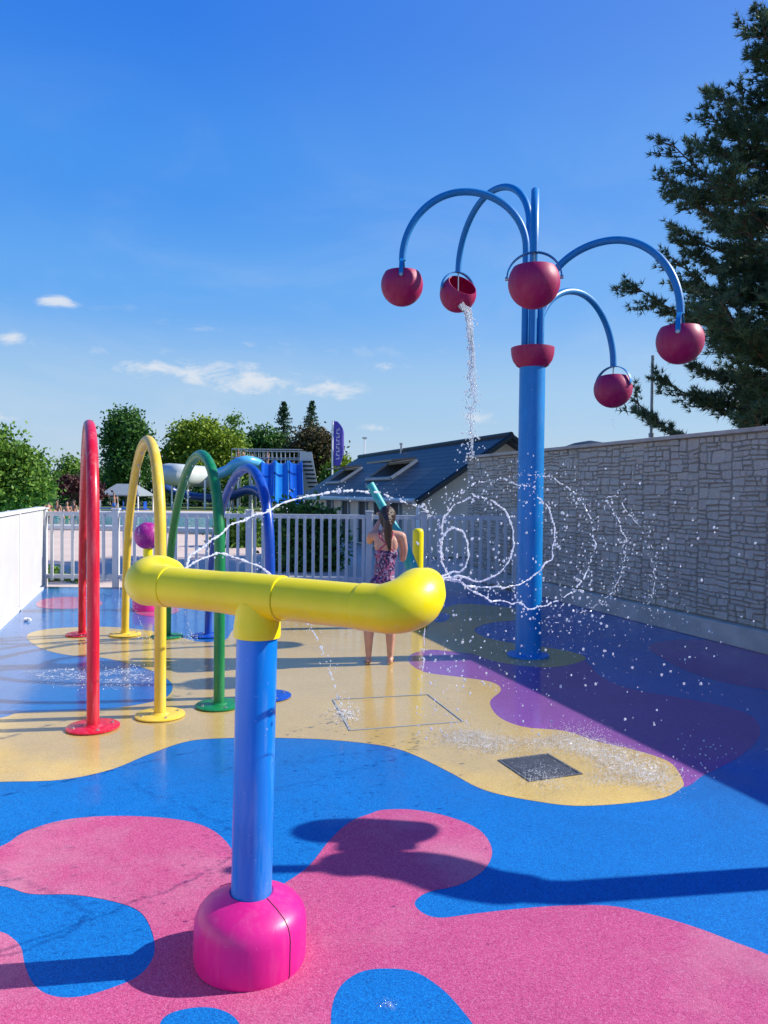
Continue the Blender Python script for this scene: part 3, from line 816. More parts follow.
# ------------------------------------------------------------------ building behind the fence
D1=19.0
ridge_n=D(506,436,D1); dirr=Vector((wd.x,wd.y,0)).normalized(); 
nrm=Vector((-dirr.y,dirr.x,0)); 
if nrm.x>0: nrm=-nrm      # towards the left
hw=2.30; Lr=12.4; zr=ridge_n.z; ze=zr-1.52
e0=ridge_n+nrm*hw; 
bt=thing('tiled_building','low grey building with dark slate roof and open skylights behind the fence','building',(ridge_n.x,ridge_n.y,-.1),math.atan2(nrm.y,nrm.x)+math.pi)
# local frame: +x = away from left eave (to the right), y = along? build in world then convert
BM_=Matrix.Translation(Vector((ridge_n.x,ridge_n.y,-.1)))@Matrix.Rotation(math.atan2(nrm.y,nrm.x)+math.pi,4,'Z'); BI=BM_.inverted()
def bl(u,v,z): # u across (neg left .. pos right), v along ridge away
    return BI@(Vector((ridge_n.x,ridge_n.y,0))-nrm*u+dirr*v+Vector((0,0,z)))
m=MB(); wi=hw-.12
ww=[bl(-wi,.15,0),bl(wi,.15,0),bl(wi,Lr-.15,0),bl(-wi,Lr-.15,0)]
wt=[bl(-wi,.15,ze+.05),bl(wi,.15,ze+.05),bl(wi,Lr-.15,ze+.05),bl(-wi,Lr-.15,ze+.05)]
pk=[bl(0,.15,zr-.12),bl(0,Lr-.15,zr-.12)]
m.add(ww+wt+pk,[(0,1,5,8,4),(2,3,7,9,6),(3,0,4,7),(1,2,6,5)])
m.build('wall',M['render'],bt)
def roofside(s):
    A=[bl(0,-.25,zr),bl(s*(hw+.15),-.25,ze-.1),bl(s*(hw+.15),Lr+.2,ze-.1),bl(0,Lr+.2,zr)]
    th_=Vector((0,0,-.09)); vs=A+[a_+th_ for a_ in A]
    o=MB().add(vs,[(0,1,2,3),(7,6,5,4),(0,4,5,1),(1,5,6,2),(2,6,7,3)]).build('roof',M['slate'],bt)
    uv=o.data.uv_layers.new(name='UVMap'); sl=math.hypot(hw,zr-ze)
    for l in o.data.loops:
        i=l.vertex_index%4; uv.data[l.index].uv=((0,-.25,)[0] if i in(0,1) else Lr, sl if i in(0,3) else 0)
    return o
rl=roofside(-1); rr_=roofside(1)
MB().tube([bl(0,-.28,zr+.02),bl(0,Lr+.22,zr+.02)],.07,8).build('ridge_tiles',M['slate'],rl)
m=MB()
for s in(-1,1): m.tube([bl(0,-.29,zr-.03),bl(s*(hw+.17),-.29,ze-.13)],.075,6)
m.build('barge_board',M['slate'],bt)
MB().tube([bl(-(hw+.2),-.25,ze-.12),bl(-(hw+.2),Lr+.2,ze-.12)],.07,8).build('gutter',M['steel'],bt)
MB().tube([bl(-(hw+.03),-.0,ze-.12),bl(-(hw+.03),-.0,0)],.05,8).build('downpipe',M['white'],bt)
sdir=Vector((-(hw+.15),0,ze-.1-zr)); 
def roofpt(u,v,lift=0): # u 0..1 down the left slope
    a_=Vector((0,0,0)); 
    return bl(-(hw+.15)*u,v,zr+(ze-.1-zr)*u+lift)
for v0,v1,u0,u1 in((4.0,6.4,.34,.66),(9.2,11.2,.38,.70)):
    fr_=MB(); q=[roofpt(u0,v0,.05),roofpt(u1,v0,.05),roofpt(u1,v1,.05),roofpt(u0,v1,.05)]
    for i in range(4): fr_.tube([q[i],q[(i+1)%4]],.06,6)
    w=fr_.build('skylight',M['greymetal'],rl)
    MB().add([roofpt(u0,v0,.03),roofpt(u1,v0,.03),roofpt(u1,v1,.03),roofpt(u0,v1,.03)],[(0,1,2,3)]).build('opening',M['dark'],w)
    q=[roofpt(u0,v0,.12),roofpt(u0+.02,v1,.12),roofpt(u1,v1,.55),roofpt(u1,v0,.55)]
    vs=q+[p+Vector((0,0,.05)) for p in q]
    MB().add(vs,[(3,2,1,0),(4,5,6,7),(0,1,5,4),(1,2,6,5),(2,3,7,6),(3,0,4,7)]).build('sash',M['sash'],w)
# dark door openings on the long side
for v0 in(1.6,3.0,4.5,6.4,8.4):
    a_=bl(-(wi+.02),v0,0); 
    MB().box(bl(-(wi+.01),v0+.35,.72),(.05,.72,1.3) ,M=Matrix.Identity(3)).build('door',M['dark'],bt)
    fm=MB()
    for dv in(-.02,.72): fm.box(bl(-(wi+.03),v0+dv,.74),(.09,.07,1.36))
    fm.box(bl(-(wi+.03),v0+.35,1.42),(.09,.80,.07)); fm.build('door_frame',M['greymetal'],bt)
p=D(413,438,20.5)
# vent post on the roof
MB().tube([bl(-.15,7.2,zr-.2),bl(-.15,7.2,zr+.2)],.04,8).tube([bl(-.15,7.2,zr+.19),bl(-.15,7.2,zr+.25)],.065,8).build('roof_vent',M['steel'],rl)

# ------------------------------------------------------------------ slide tower and pool
sheet('pool_water',catmull([Vector(q) for q in [(-28,31.2),(-12,30.6),(-8.5,29.6),(-5.0,28.9),(0,29.2),(6,31),(9,36),(6,46),(-10,50),(-28,48)]],True,6),.0,M['pool'])
ck=catmull([Vector(q) for q in [(-28,31.0),(-12,30.4),(-8.5,29.4),(-5.0,28.7),(0,29.0),(6,30.8),(9.2,36),(6.2,46.2),(-10,50.2),(-28,48.2)]],True,6)
o=MB().tube([Vector((q.x,q.y,.02)) for q in ck]+[Vector((ck[0].x,ck[0].y,.02))],.16,8).build('pool_edge',M['whitewall']); o['kind']='structure'

TY=72.0; k=TY/F
tw=thing('slide_tower','metal slide tower with railed platform and stairs beyond the pool','slide tower',(gy(270,TY),TY,-.05))
def T_(px,py,dy=0): p=D(px,py,TY+dy); return Vector((p.x-tw.location.x,p.y-TY,p.z+.05))
pl=T_(232,469); pr=T_(302,469); pz=T_(265,468).z
MB().box(((pl.x+pr.x)/2,1.6,pz),(pr.x-pl.x,3.6,.18)).build('platform',M['greymetal'],tw)
m=MB()
for x in np.linspace(pl.x+.1,pr.x-.1,5):
    for y in(0,3.2): m.box((x,y,pz/2),(.18,.18,pz))
split(m,'support_post',M['steel'],tw)
m=MB(); rh=1.75
for y in(-.15,3.35):
    m=MB()
    for zz in(.15,rh*.55,rh): m.tube([(pl.x,y,pz+zz),(pr.x,y,pz+zz)],.05,6)
    for x in np.arange(pl.x,pr.x+.01,.42): m.tube([(x,y,pz),(x,y,pz+rh)],.03,5)
    m.build('railing',M['greymetal'],tw)
# stair flank: tapering sheet wall and treads on its right
a0=T_(300,452).x; a1=T_(322,500).x; a2=T_(312,455).x
m=MB(); zz0=T_(300,452).z
m.add([(a0,-.3,zz0),(a0,-.3,0),(a1,-.3,0),(a2,-.3,zz0),(a0,-.1,zz0),(a0,-.1,0),(a1,-.1,0),(a2,-.1,zz0)],[(0,1,2,3),(7,6,5,4),(0,3,7,4),(3,2,6,7)])
m.build('stair_flank',M['steel'],tw)
m=MB()
for i in range(9):
    f=i/8; x=T_(307,462).x*(1-f)+T_(316,495).x*f; z=T_(307,462).z*(1-f)+T_(316,495).z*f; m.box((x,-.42,z),(.9,.22,.16))
split(m,'tread',M['dark'],tw)
# three lane slide
sl=thing('lane_slide','three lane bright blue water slide coming down from the tower','water slide',(gy(285,TY),TY-.4,-.05))
def S_(px,py,dy=0): p=D(px,py,TY+dy); return Vector((p.x-sl.location.x,dy,p.z+.05))
for i in range(3):
    xa=262+i*13.6; zt=pz+.1
    A=S_(xa,466); w=13.2*k
    m=MB(); prof=[(0,0),(-.8,-.15),(-2.2,-1.1),(-4.0,-2.4),(-5.4,-3.3),(-7,-3.7)]
    vs=[];n=9
    for (dy,dz) in catmull([Vector(q) for q in prof],False,4):
        for j in range(n):
            u=j/(n-1); xx=A.x+w*u+(-dy)*.14; up_=.35*(abs(2*u-1)**3)
            vs.append((xx,dy,max(.12,zt+dz*1.0)+up_+.25))
    rows=len(vs)//n
    fs=[(r_*n+j,r_*n+j+1,(r_+1)*n+j+1,(r_+1)*n+j) for r_ in range(rows-1) for j in range(n-1)]
    m.add(vs,fs,True); o=m.build('lane',M['slide_blue'] if i!=1 else M['slide_mid'],sl)
    so=o.modifiers.new('thick','SOLIDIFY'); so.thickness=.08
# tube slides
ts=thing('tube_slide','pale tube slide curving left from the slide tower on thin posts','water slide',(gy(215,70),70,-.05))
def U_(px,py,dy): p=D(px,py,70+dy); return Vector((p.x-ts.location.x,dy,p.z+.05))
MB().tube(catmull([U_(266,471,2),U_(258,464,1),U_(247,461,0),U_(236,464,0),U_(226,471,1),U_(205,478,3)],False,6),.5,14).build('light_blue_tube',M['slide_light'],ts)
MB().tube(catmull([U_(208,477,3),U_(195,476,1),U_(180,475,-1),U_(168,474,1)],False,6),1.0,16).build('white_tube',M['slide_white'],ts)
MB().tube(catmull([U_(168,474,1),U_(160,484,4),U_(185,495,6),U_(220,498,2),U_(250,490,-2),U_(262,495,-4)],False,6),.42,12).build('blue_tube',M['slide_navy'],ts)
m=MB()
for x_ in(172,188,205,229,238,252):
    p=U_(x_,480,0); m.tube([(p.x,0,0),(p.x,0,p.z)],.09,8)
split(m,'support_post',M['white'],ts)
# gazebo roofs / parasols and shed roof lines
t=thing('grey_canopy','low pale grey hipped canopy roof seen between the red and yellow arches','canopy',(gy(127,60),60,-.05))
m=MB(); x0_=gy(108,60)-t.location.x; x1_=gy(147,60)-t.location.x; zz=D(127,494,60).z
m.add([(x0_,-2,zz),(x1_,-2,zz),(x1_,2,zz),(x0_,2,zz),(x0_*.55,0,zz+.85),(x1_*.45,0,zz+.85),(x0_,-2,zz-.1),(x1_,-2,zz-.1),(x1_,2,zz-.1),(x0_,2,zz-.1)],[(0,1,5,4),(1,2,5),(2,3,4,5),(3,0,4),(0,6,7,1),(1,7,8,2),(2,8,9,3),(3,9,6,0)])
m.build('roof',plain('canopy_grey',(.22,.26,.28),.6),t)
m=MB()
for x_ in(x0_+.1,x1_-.1):
    for y_ in(-1.9,1.9): m.tube([(x_,y_,0),(x_,y_,zz)],.06,6)
split(m,'post',M['white'],t)
t=thing('pale_canopy','thin cream awning left of the red arch above the bathers','canopy',(gy(70,58),58,-.05))
x0_=gy(48,58)-t.location.x; x1_=gy(92,58)-t.location.x; zz=D(70,487,58).z
MB().box((0,0,zz),(x1_-x0_,2.5,.22),bev=.03).build('roof',M['slide_white'],t)
m=MB()
for x_ in(x0_+.1,x1_-.1): m.tube([(x_,0,0),(x_,0,zz)],.06,6)
split(m,'post',M['white'],t)
# lifeguard chair
cx=gy(28,48); t=thing('lifeguard_chair','tall white lifeguard chair above the end of the white wall','chair',(cx,48,-.05))
k_=48/F; zs=D(28,505,48).z+.1
m=MB()
for sx in(-.4,.4):
    for sy in(-.5,.5): m.tube([(sx*1.2,sy*1.2,0),(sx*.8,sy*.8,zs)],.06,6)
split(m,'leg',M['white'],t)
MB().box((0,0,zs),(.9,.9,.10),bev=.02).build('seat',M['white'],t)
MB().box((.42,.1,zs+.75),(.12,.8,1.45),M=Matrix.Rotation(R(8),3,'Y'),bev=.03).build('backrest',M['white'],t)
m=MB(); m.box((-.05,-.42,zs+.35),(.9,.07,.06)); m.box((-.05,.42,zs+.35),(.9,.07,.06)); split(m,'armrest',M['white'],t)
# bits of pool furniture by the far edge
for i,(px,Yl,lab) in enumerate(((134,52,'blue cloth sun lounger just right of the red arch'),(330,54,'blue cloth sun lounger far off left of the yellow arch'))):
    if i==1: px=112
    t=thing('sun_lounger',lab if i==0 else 'blue cloth sun lounger just left of the first one by the pool','sun lounger',(gy(px,Yl),Yl,-.05),R(20*i))
    MB().box((0,0,.35),(1.9,.65,.07),bev=.02).box((.75,0,.6),(.07,.6,.55),bev=.02).build('seat',M['slide_blue'],t)
    m=MB()
    for sx in(-.8,.8):
        for sy in(-.28,.28): m.tube([(sx,sy,0),(sx,sy,.34)],.025,6)
    split(m,'leg',M['white'],t)

# feather flag
fy=70; fx=gy(332,fy); t=thing('feather_flag','tall purple feather flag with white lettering on a white pole','flag',(fx,fy,-.05))
zt=D(331,421,fy).z+.1; zb_=D(336,466,fy).z+.1
MB().tube([(0,0,0),(0,0,zt)],.08,8).build('pole',M['white'],t)
n=14; vs=[]
for i in range(n):
    f=i/(n-1); z=zt-(zt-zb_)*f; w=.95*(math.sin(min(1,f*3+.25)*math.pi/2))*(1-.35*max(0,f-.7)/.3)
    for j in range(5): u=j/4; vs.append((.10+w*u,.10*math.sin(f*9+u*3),z-.1*u))
fl=MB().add(vs,[(i*5+j,i*5+j+1,(i+1)*5+j+1,(i+1)*5+j) for i in range(n-1) for j in range(4)],True).build('banner',M['flag'],t)
so=fl.modifiers.new('thick','SOLIDIFY'); so.thickness=.02
m=MB()   # the lettering is an unreadable vertical row of white strokes at this distance
for i in range(9):
    z=zb_+.6+i*.33; m.box((.5,-.13,z),(.30,.02,.06)); m.box((.40 if i%2 else .6,-.13,z+.10),(.06,.02,.2))
m.build('lettering',M['white'],fl)
ly_=66; t=thing('lamp_post','thin white lamp post standing left of the slate roof','lamp post',(gy(364,ly_),ly_,-.05))
zt=D(364,438,ly_).z; MB().tube([(0,0,0),(0,0,zt)],[.08,.05],8).build('pole',M['white'],t); MB().box((0,0,zt+.05),(.4,.3,.12),bev=.02).build('lamp_head',M['greymetal'],t)
my=22; t=thing('mast','thin grey metal mast behind the stone wall beside the pine','mast',(gy(650,my),my,-.1))
zt=D(651,352,my).z; MB().tube([(0,0,0),(0,0,zt*.6)],.065,10).build('lower_pole',M['greymetal'],t); MB().tube([(0,0,zt*.6),(0,0,zt)],.045,10).tube([(0,0,zt*.6-.05),(0,0,zt*.6+.05)],.08,10).build('upper_pole',M['greymetal'],t)

# ------------------------------------------------------------------ people
def skinmat(name,col):
    m,nt,b=newmat(name); L(nt,mixc(nt,ramp(nt,noise(nt,coords(nt),14,3),.35,.7),sc(col,.9),sc(col,1.08)),b.inputs['Base Color'])
    b.inputs['Roughness'].default_value=.5; b.inputs['Subsurface Weight'].default_value=.12
    b.inputs['Subsurface Radius'].default_value=(.02,.008,.004); return m
M['skin']=skinmat('skin',(.62,.33,.23)); M['skin2']=skinmat('tanned_skin',(.45,.22,.14))
def suitmat():
    m,nt,b=newmat('floral_swimsuit'); co=coords(nt)
    v=N(nt,'ShaderNodeTexVoronoi',Scale=62.0); L(nt,co,v.inputs['Vector'])
    s=N(nt,'ShaderNodeSeparateColor'); L(nt,v.outputs['Color'],s.inputs[0])
    c=mixc(nt,ramp(nt,s.outputs[0],.62,.66),(.035,.015,.08),(.34,.08,.18)); c=mixc(nt,ramp(nt,s.outputs[1],.78,.82),c,(.32,.24,.38))
    L(nt,c,b.inputs['Base Color']); b.inputs['Roughness'].default_value=.55; return m
M['suit']=suitmat()
M['hair']=plain('dark_brown_hair',(.035,.016,.010),.4,.3,30,bmp=.5,bscale=120)
def remesh(o,vs,sm=4):
    r=o.modifiers.new('remesh','REMESH'); r.mode='VOXEL'; r.voxel_size=vs; r.use_smooth_shade=True
    s=o.modifiers.new('smooth','SMOOTH'); s.factor=.5; s.iterations=sm
def limb(m,pts,rs,seg=12):
    P=catmull([Vector(p) for p in pts],False,4); Rr=[]
    n=len(pts)
    for i in range(len(P)):
        f=i/4; j=min(n-2,int(f)); u=min(1,f-j); Rr.append(rs[j]*(1-u)+rs[j+1]*u)
    m.tube(P,Rr,seg); m.ell(P[0],Rr[0]*.98,10,6); m.ell(P[-1],Rr[-1]*.98,10,6)
def hand(m,w,fwd,side,up_,s=1.0,curl=1.1):
    """palm + four curled fingers + thumb; w wrist point, fwd towards the knuckles, side thumb side"""
    w=Vector(w); f=Vector(fwd).normalized(); sd=(Vector(side)-f*Vector(side).dot(f)).normalized(); n=f.cross(sd)
    if n.dot(Vector(up_))<0: n=-n
    Mx=Matrix((f,sd,n)).transposed()
    m.ell(w+f*.038*s,(.046*s,.034*s,.015*s),12,8,Mx)
    for i,(o_,ln) in enumerate(((.026,.062),(.009,.070),(-.009,.065),(-.026,.050))):
        p=w+f*.068*s+sd*o_*s; d=f.copy(); pts=[p-f*.02*s,p]
        for q in range(3):
            d=(Matrix.Rotation(curl*.75,3,f.cross(n)*1.0)@d) if q or curl>.5 else d
            p=p+d*ln*s*(.42,.33,.25)[q]; pts.append(p.copy())
        m.tube(pts,[.0095*s,.0095*s,.009*s,.0085*s,.0075*s],8); m.ell(pts[-1],.0078*s,8,6)
    p=w+f*.015*s+sd*.022*s; q=p+(f*.6+sd*.8-n*.2).normalized()*.035*s; r_=q+(f*.9+sd*.1-n*.6).normalized()*.028*s
    m.tube([p,q,r_],[.013*s,.0115*s,.009*s],8); m.ell(r_,.009*s,8,6)

gf=(G(368.5,664)+G(390,664))/2
print('girl',gf)
gt=thing('person','girl seen from behind in dark floral swimsuit with long dark ponytail','person',(gf.x,gf.y,.0024))
m=MB()
# trunk
limb(m,[(.03,0,.735),(.035,.005,.84),(.045,.0,.95),(.05,-.0,1.07),(.052,.0,1.15),(.052,.005,1.185)],[.098,.088,.084,.092,.085,.05],18)
for sx in(-1,1):
    m.ell((.03+sx*.048,-.022,.735),(.072,.082,.085),14,10)            # hips
    m.ell((.05+sx*.052,-.028,1.09),(.058,.045,.09),12,8)             # shoulder blades
    limb(m,[(.05+sx*.03,0,1.175),(.052+sx*.12,.0,1.165)],[.045,.044],12)
    fx_=sx*.098
    limb(m,[(.03+sx*.060,-.005,.70),(.012+sx*.078,.0,.54),(sx*.092,-.0,.40)],[.080,.068,.050],14)
    limb(m,[(sx*.092,.0,.40),(fx_,-.012,.29),(fx_,-.005,.16),(fx_,.0,.075)],[.048,.048,.034,.026],14)
    # foot with heel and toes
    m.ell((fx_,-.020,.032),(.026,.030,.030),12,8)
    limb(m,[(fx_,.0,.055),(fx_+sx*.006,.07,.032),(fx_+sx*.012,.125,.018)],[.030,.028,.018],10)
    for q in range(5):
        xx=fx_+sx*(.012+(q-2)*.0125*1.0); m.tube([(xx,.115,.014),(xx,.150-abs(q-(1 if sx<0 else 1))*.004,.010)],[.008,.0065],6)
limb(m,[(.053,.0,1.16),(.055,.01,1.24)],[.046,.040],12)          # neck
m.ell((.058,.025,1.325),(.066,.082,.095),18,14)                  # skull
m.ell((.058,.062,1.285),(.048,.050,.055),12,10)                  # jaw
m.ell((.058,.112,1.312),(.010,.016,.016),8,6)                    # nose
for sx in(-1,1): m.ell((.058+sx*.066,.022,1.315),(.009,.018,.026),8,6)
# arms: left one reaches forward and up, right elbow hangs then forearm comes forward
limb(m,[(-.085,.0,1.165),(-.100,.09,1.12),(-.098,.19,1.10)],[.040,.034,.030],12)
limb(m,[(-.098,.19,1.10),(-.06,.26,1.19),(-.02,.30,1.275)],[.030,.028,.020],12)
hand(m,(-.02,.30,1.275),(.3,.25,.75),(-.2,.9,-.2),(0,-1,.2),.92,1.0)
limb(m,[(.19,.0,1.16),(.215,.03,1.05),(.205,.08,.95)],[.042,.034,.029],12)
limb(m,[(.205,.08,.95),(.20,.17,1.0),(.185,.26,1.055)],[.029,.027,.020],12)
hand(m,(.185,.26,1.055),(-.15,.7,.5),(.2,.2,.9),(1,0,0),.92,1.0)
body=m.build('body',M['skin'],gt); remesh(body,.0075,3)
m=MB()
limb(m,[(.03,0,.72),(.035,.005,.84),(.045,.0,.95),(.048,-.002,1.01),(.05,-.004,1.035)],[.102,.094,.090,.094,.090],20)
for sx in(-1,1): m.ell((.03+sx*.048,-.022,.73),(.078,.088,.088),14,10)
for sx in(-1,1): m.ell((.05+sx*.05,-.028,1.0),(.058,.048,.06),12,8)
suit=m.build('swimsuit',M['suit'],gt); remesh(suit,.008,3)
m=MB()
m.tube(catmull([Vector(q) for q in((-.02,-.082,1.03),(.04,-.088,1.09),(.10,-.070,1.15),(.115,-.02,1.205),(.11,.05,1.19))],False,4),.007,6)
m.tube(catmull([Vector(q) for q in((.12,-.082,1.03),(.06,-.088,1.09),(.0,-.070,1.15),(-.012,-.02,1.205),(-.01,.05,1.19))],False,4),.007,6)
split(m,'strap',plain('strap_pink',(.45,.06,.14),.6),gt)
m=MB(); m.ell((.058,.012,1.340),(.079,.090,.100),18,14); m.ell((.058,-.03,1.305),(.064,.05,.075),12,8)
limb(m,[(.058,-.070,1.345),(.064,-.108,1.315),(.066,-.112,1.24),(.070,-.105,1.16),(.078,-.105,1.09),(.084,-.108,1.03)],[.032,.042,.042,.034,.022,.007],12)
hr=m.build('hair',M['hair'],gt); remesh(hr,.007,2)
dm=hr.modifiers.new('strands','DISPLACE'); tx=bpy.data.textures.new('strand_noise','CLOUDS'); tx.noise_scale=.02; dm.texture=tx; dm.strength=.012; dm.mid_level=.5
m=MB()
for sx in(-1,1): m.ell((.058+sx*.024,.100,1.332),(.010,.008,.006),8,6)
split(m,'eye',M['white'],gt)
MB().ell((.058,.108,1.276),(.018,.008,.006),8,6).build('mouth',plain('lips',(.45,.10,.10),.4),gt)
# turquoise tube
A=D(370,484,gf.y+.42); Bm=D(397,532,gf.y+.36); Bq=D(404,547,gf.y+.34); Bz=D(416,578,gf.y+.30)
tb=thing('play_tube','turquoise plastic tube slanting in front of the girl, wider at its lower end','play tube',(A.x,A.y,A.z))
o_=A
MB().tube([A-o_,A.lerp(Bm,.5)-o_,Bm-o_],.040,20).build('upper_tube',M['teal'],tb)
MB().tube([Bm.lerp(A,.06)-o_,Bm-o_,Bq-o_,Bz-o_],[.041,.045,.056,.060],20).build('lower_tube',M['teal'],tb)

def walker(name,label,loc,rz,h,suitcol,pose,skin='skin2',group=None):
    t=thing(name,label,'person',loc,rz,group); s=h/1.7
    m=MB(); sit = pose=='sit'
    zz=.0 if not sit else -.62
    def q(*p): return tuple(a*s for a in (p[0],p[1],p[2]))
    oz=-.72 if sit else 0
    limb(m,[q(0,0,.92+oz),q(0,0,1.1+oz),q(0,-.01,1.32+oz),q(0,0,1.42+oz)],[.14*s,.12*s,.13*s,.06*s],10)
    m.ell(q(0,.01,1.58+oz),(.075*s,.095*s,.115*s),10,8)
    limb(m,[q(0,0,1.42+oz),q(0,0,1.5+oz)],[.055*s,.05*s],8)
    for sx in(-1,1):
        if sit:
            limb(m,[q(sx*.09,0,.14),q(sx*.12,.40,.42),q(sx*.12,.62,.06)],[.085*s,.06*s,.04*s],8)
            m.ell(q(sx*.12,.68,.04),(.045*s,.11*s,.035*s),8,6)
        else:
            st=.12*sx if pose=='walk' else 0
            limb(m,[q(sx*.09,0,.9),q(sx*.1,st*.6,.5),q(sx*.1,st,.07)],[.09*s,.06*s,.035*s],8)
            m.ell(q(sx*.1,st+.06,.035),(.045*s,.12*s,.035*s),8,6)
        limb(m,[q(sx*.19,0,1.38+oz),q(sx*.25,.03,1.12+oz),q(sx*.22,.18 if sx>0 else .05,.93+oz)],[.05*s,.04*s,.028*s],8)
        m.ell(q(sx*.22,.22 if sx>0 else .07,.90+oz),(.03*s,.04*s,.05*s),6,6)
        limb(m,[q(0,0,1.38+oz),q(sx*.19,0,1.38+oz)],[.06*s,.05*s],8)
    b=m.build('body',M[skin],t); remesh(b,.022*s,2)
    m=MB(); limb(m,[q(0,0,.86+oz),q(0,0,.99+oz)],[.155*s,.135*s],12); m.build('swimwear',plain('swimwear',suitcol,.6),t)
    m=MB(); m.ell(q(0,-.015,1.61+oz),(.085*s,.098*s,.11*s),10,8); m.build('hair',M['hair'],t)
    return t
gp='bathers by the pool'
walker('person','bather in red trunks sitting on the pool edge nearest the white wall',(gy(48,42),42,.02),R(30),1.65,(.5,.03,.03),'sit',group=gp)
walker('person','bather in white swimwear sitting second from the white wall by the pool',(gy(57,41),41,.02),R(170),1.7,(.7,.7,.7),'sit',group=gp)
walker('person','bather in light green swimwear sitting by the pool left of the red arch',(gy(67,40.5),40.5,.02),R(200),1.6,(.12,.5,.12),'sit',group=gp)
walker('person','bather in dark swimwear sitting right against the red arch on its left side',(gy(74,42),42,.02),R(150),1.7,(.03,.03,.05),'sit',group=gp)
walker('person','bather standing just right of the red arch in blue swimwear',(gy(114,46),46,-.05),R(190),1.45,(.05,.15,.5),'walk',group=gp)
pgz=pz-.05+.09
gp='people waiting on the slide tower platform'
walker('person','slide rider in red swimwear, first from the left on the tower platform',(gy(238,TY+.9),TY+.9,pgz),R(180),1.7,(.5,.04,.05),'stand',group=gp)
walker('person','slide rider in pink swimwear, second from the left on the tower platform',(gy(243,TY+.6),TY+.6,pgz),R(90),1.65,(.6,.15,.2),'stand',group=gp)
walker('person','small slide rider in yellow swimwear, third from the left on the tower platform',(gy(252,TY+.8),TY+.8,pgz),R(200),1.3,(.6,.5,.1),'stand',group=gp)
walker('person','slide rider in dark swimwear, rightmost on the tower platform above the blue lanes',(gy(267,TY+.7),TY+.7,pgz),R(160),1.6,(.05,.05,.1),'stand',group=gp)

# ------------------------------------------------------------------ water
wr=random.Random(21)
def wob(P,amp,freq=9.0,seed=0):
    return [p+Vector((mnoise.noise(Vector((i*.06,seed,0))),mnoise.noise(Vector((i*.06,seed,7))),mnoise.noise(Vector((i*.06,seed,3)))))*amp*.8+Vector((mnoise.noise(Vector((i*.4,seed,2))),0,mnoise.noise(Vector((i*.4,seed,5)))))*amp*.16 for i,p in enumerate(P)]
ICO=[]; 
bm=bmesh.new(); bmesh.ops.create_icosphere(bm,subdivisions=2,radius=1); bm.verts.index_update()
IV=np.array([tuple(v.co) for v in bm.verts]); IF=np.array([[v.index for v in f.verts] for f in bm.faces]); bm.free()
def drops(name,P,Rr,mat,label,cat='water drops',stretch=1.25):
    P=np.array([tuple(p) for p in P]); Rr=np.array(Rr); n=len(P)
    S=np.stack([rng.uniform(.7,1.2,n),rng.uniform(.7,1.2,n),rng.uniform(.8,1.2,n)*stretch],1)*Rr[:,None]
    v=(P[:,None,:]+IV[None]*S[:,None,:]*(1+.25*np.sin(IV[None]*5+P[:,None,:]*90))).reshape(-1,3)
    f=(np.arange(n)[:,None,None]*len(IV)+IF[None]).reshape(-1,3)
    o=np_mesh(name,v,f,mat,smooth=True); return tag(o,label,cat,kind='stuff')
allD=[];allR=[]
def jet(pts,r0,r1,label,breakup=.5,amp=.012,seed=0,sprinkle=60,dens=22,beads=1.0):
    """continuous rope of water near the nozzle that breaks into strings of beads further on"""
    P=catmull(pts,False,dens); n=len(P); P=wob(P,amp,9,seed); m=MB(); i=0
    nb=int(n*breakup)
    seg=[];rad=[]
    def flush():
        if len(seg)>2: m.tube(list(seg),[max(.0008,x) for x in rad],8)
        elif seg: 
            for p,x in zip(seg,rad): m.ell(p,x*1.3,8,6)
        seg.clear(); rad.clear()
    for i,p in enumerate(P):
        f=i/n; r=(r0+(r1-r0)*f)*.44
        r*=.35+2.3*abs(mnoise.noise(Vector((i*.62,seed+5.5,0))))
        gap = i>nb and mnoise.noise(Vector((i*.22,seed*3.1,9)))>.20-.35*(i-nb)/(n-nb+1)
        if gap:
            flush()
            if wr.random()<.55*beads: allD.append(p+Vector((wr.gauss(0,1),wr.gauss(0,1),wr.gauss(0,1)))*.012); allR.append(r*wr.uniform(.5,1.3))
        else: seg.append(p); rad.append(r)
    flush()
    for j in range(sprinkle):
        i=int(n*wr.random()**.6*.999); sp=.01+.05*i/n
        allD.append(P[i]+Vector((wr.gauss(0,sp),wr.gauss(0,sp),wr.gauss(0,sp)))); allR.append(wr.uniform(.0015,.0045))
    o=m.build('water_jet',M['jet']); tag(o,label,'water jet',kind='stuff')
def lerpY(px,Y0,Y1):
    n=len(px); return [D(x,y,Y0+(Y1-Y0)*i/(n-1)) for i,(x,y) in enumerate(px)]
print('nozzles',NL,NR)
NLp=NL
jet([NL]+lerpY([(191,557),(204,546),(225,530),(247,519),(267,510),(300,498),(333,492),(360,491),(387,496),(413,505),(438,517)],NL.y+.08,NL.y+3.2),.010,.018,'long arc of water thrown from the left end of the cannon past the girl',.55,.02,1,90)
jet([NL]+lerpY([(206,556),(223,554),(237,558),(262,568),(285,588),(303,616),(318,640),(330,672),(340,700),(346,718)],NL.y+.15,G(346,718).y),.008,.010,'short arc of water from the left end of the cannon falling to the tan floor',.45,.015,2,60)
def ring(cx,cy,rx,ry,a0,a1,n): return [(cx+rx*math.cos(R(a0+(a1-a0)*i/(n-1))),cy-ry*math.sin(R(a0+(a1-a0)*i/(n-1)))) for i in range(n)]
y0=NR.y
jet([NR]+lerpY([(452,573)]+ring(454.5,551,14,23,-60,215,10)+[(448,574),(450,578)],y0+.08,y0+.35),.007,.007,'innermost small loop of water at the right nozzle',.9,.006,3,20)
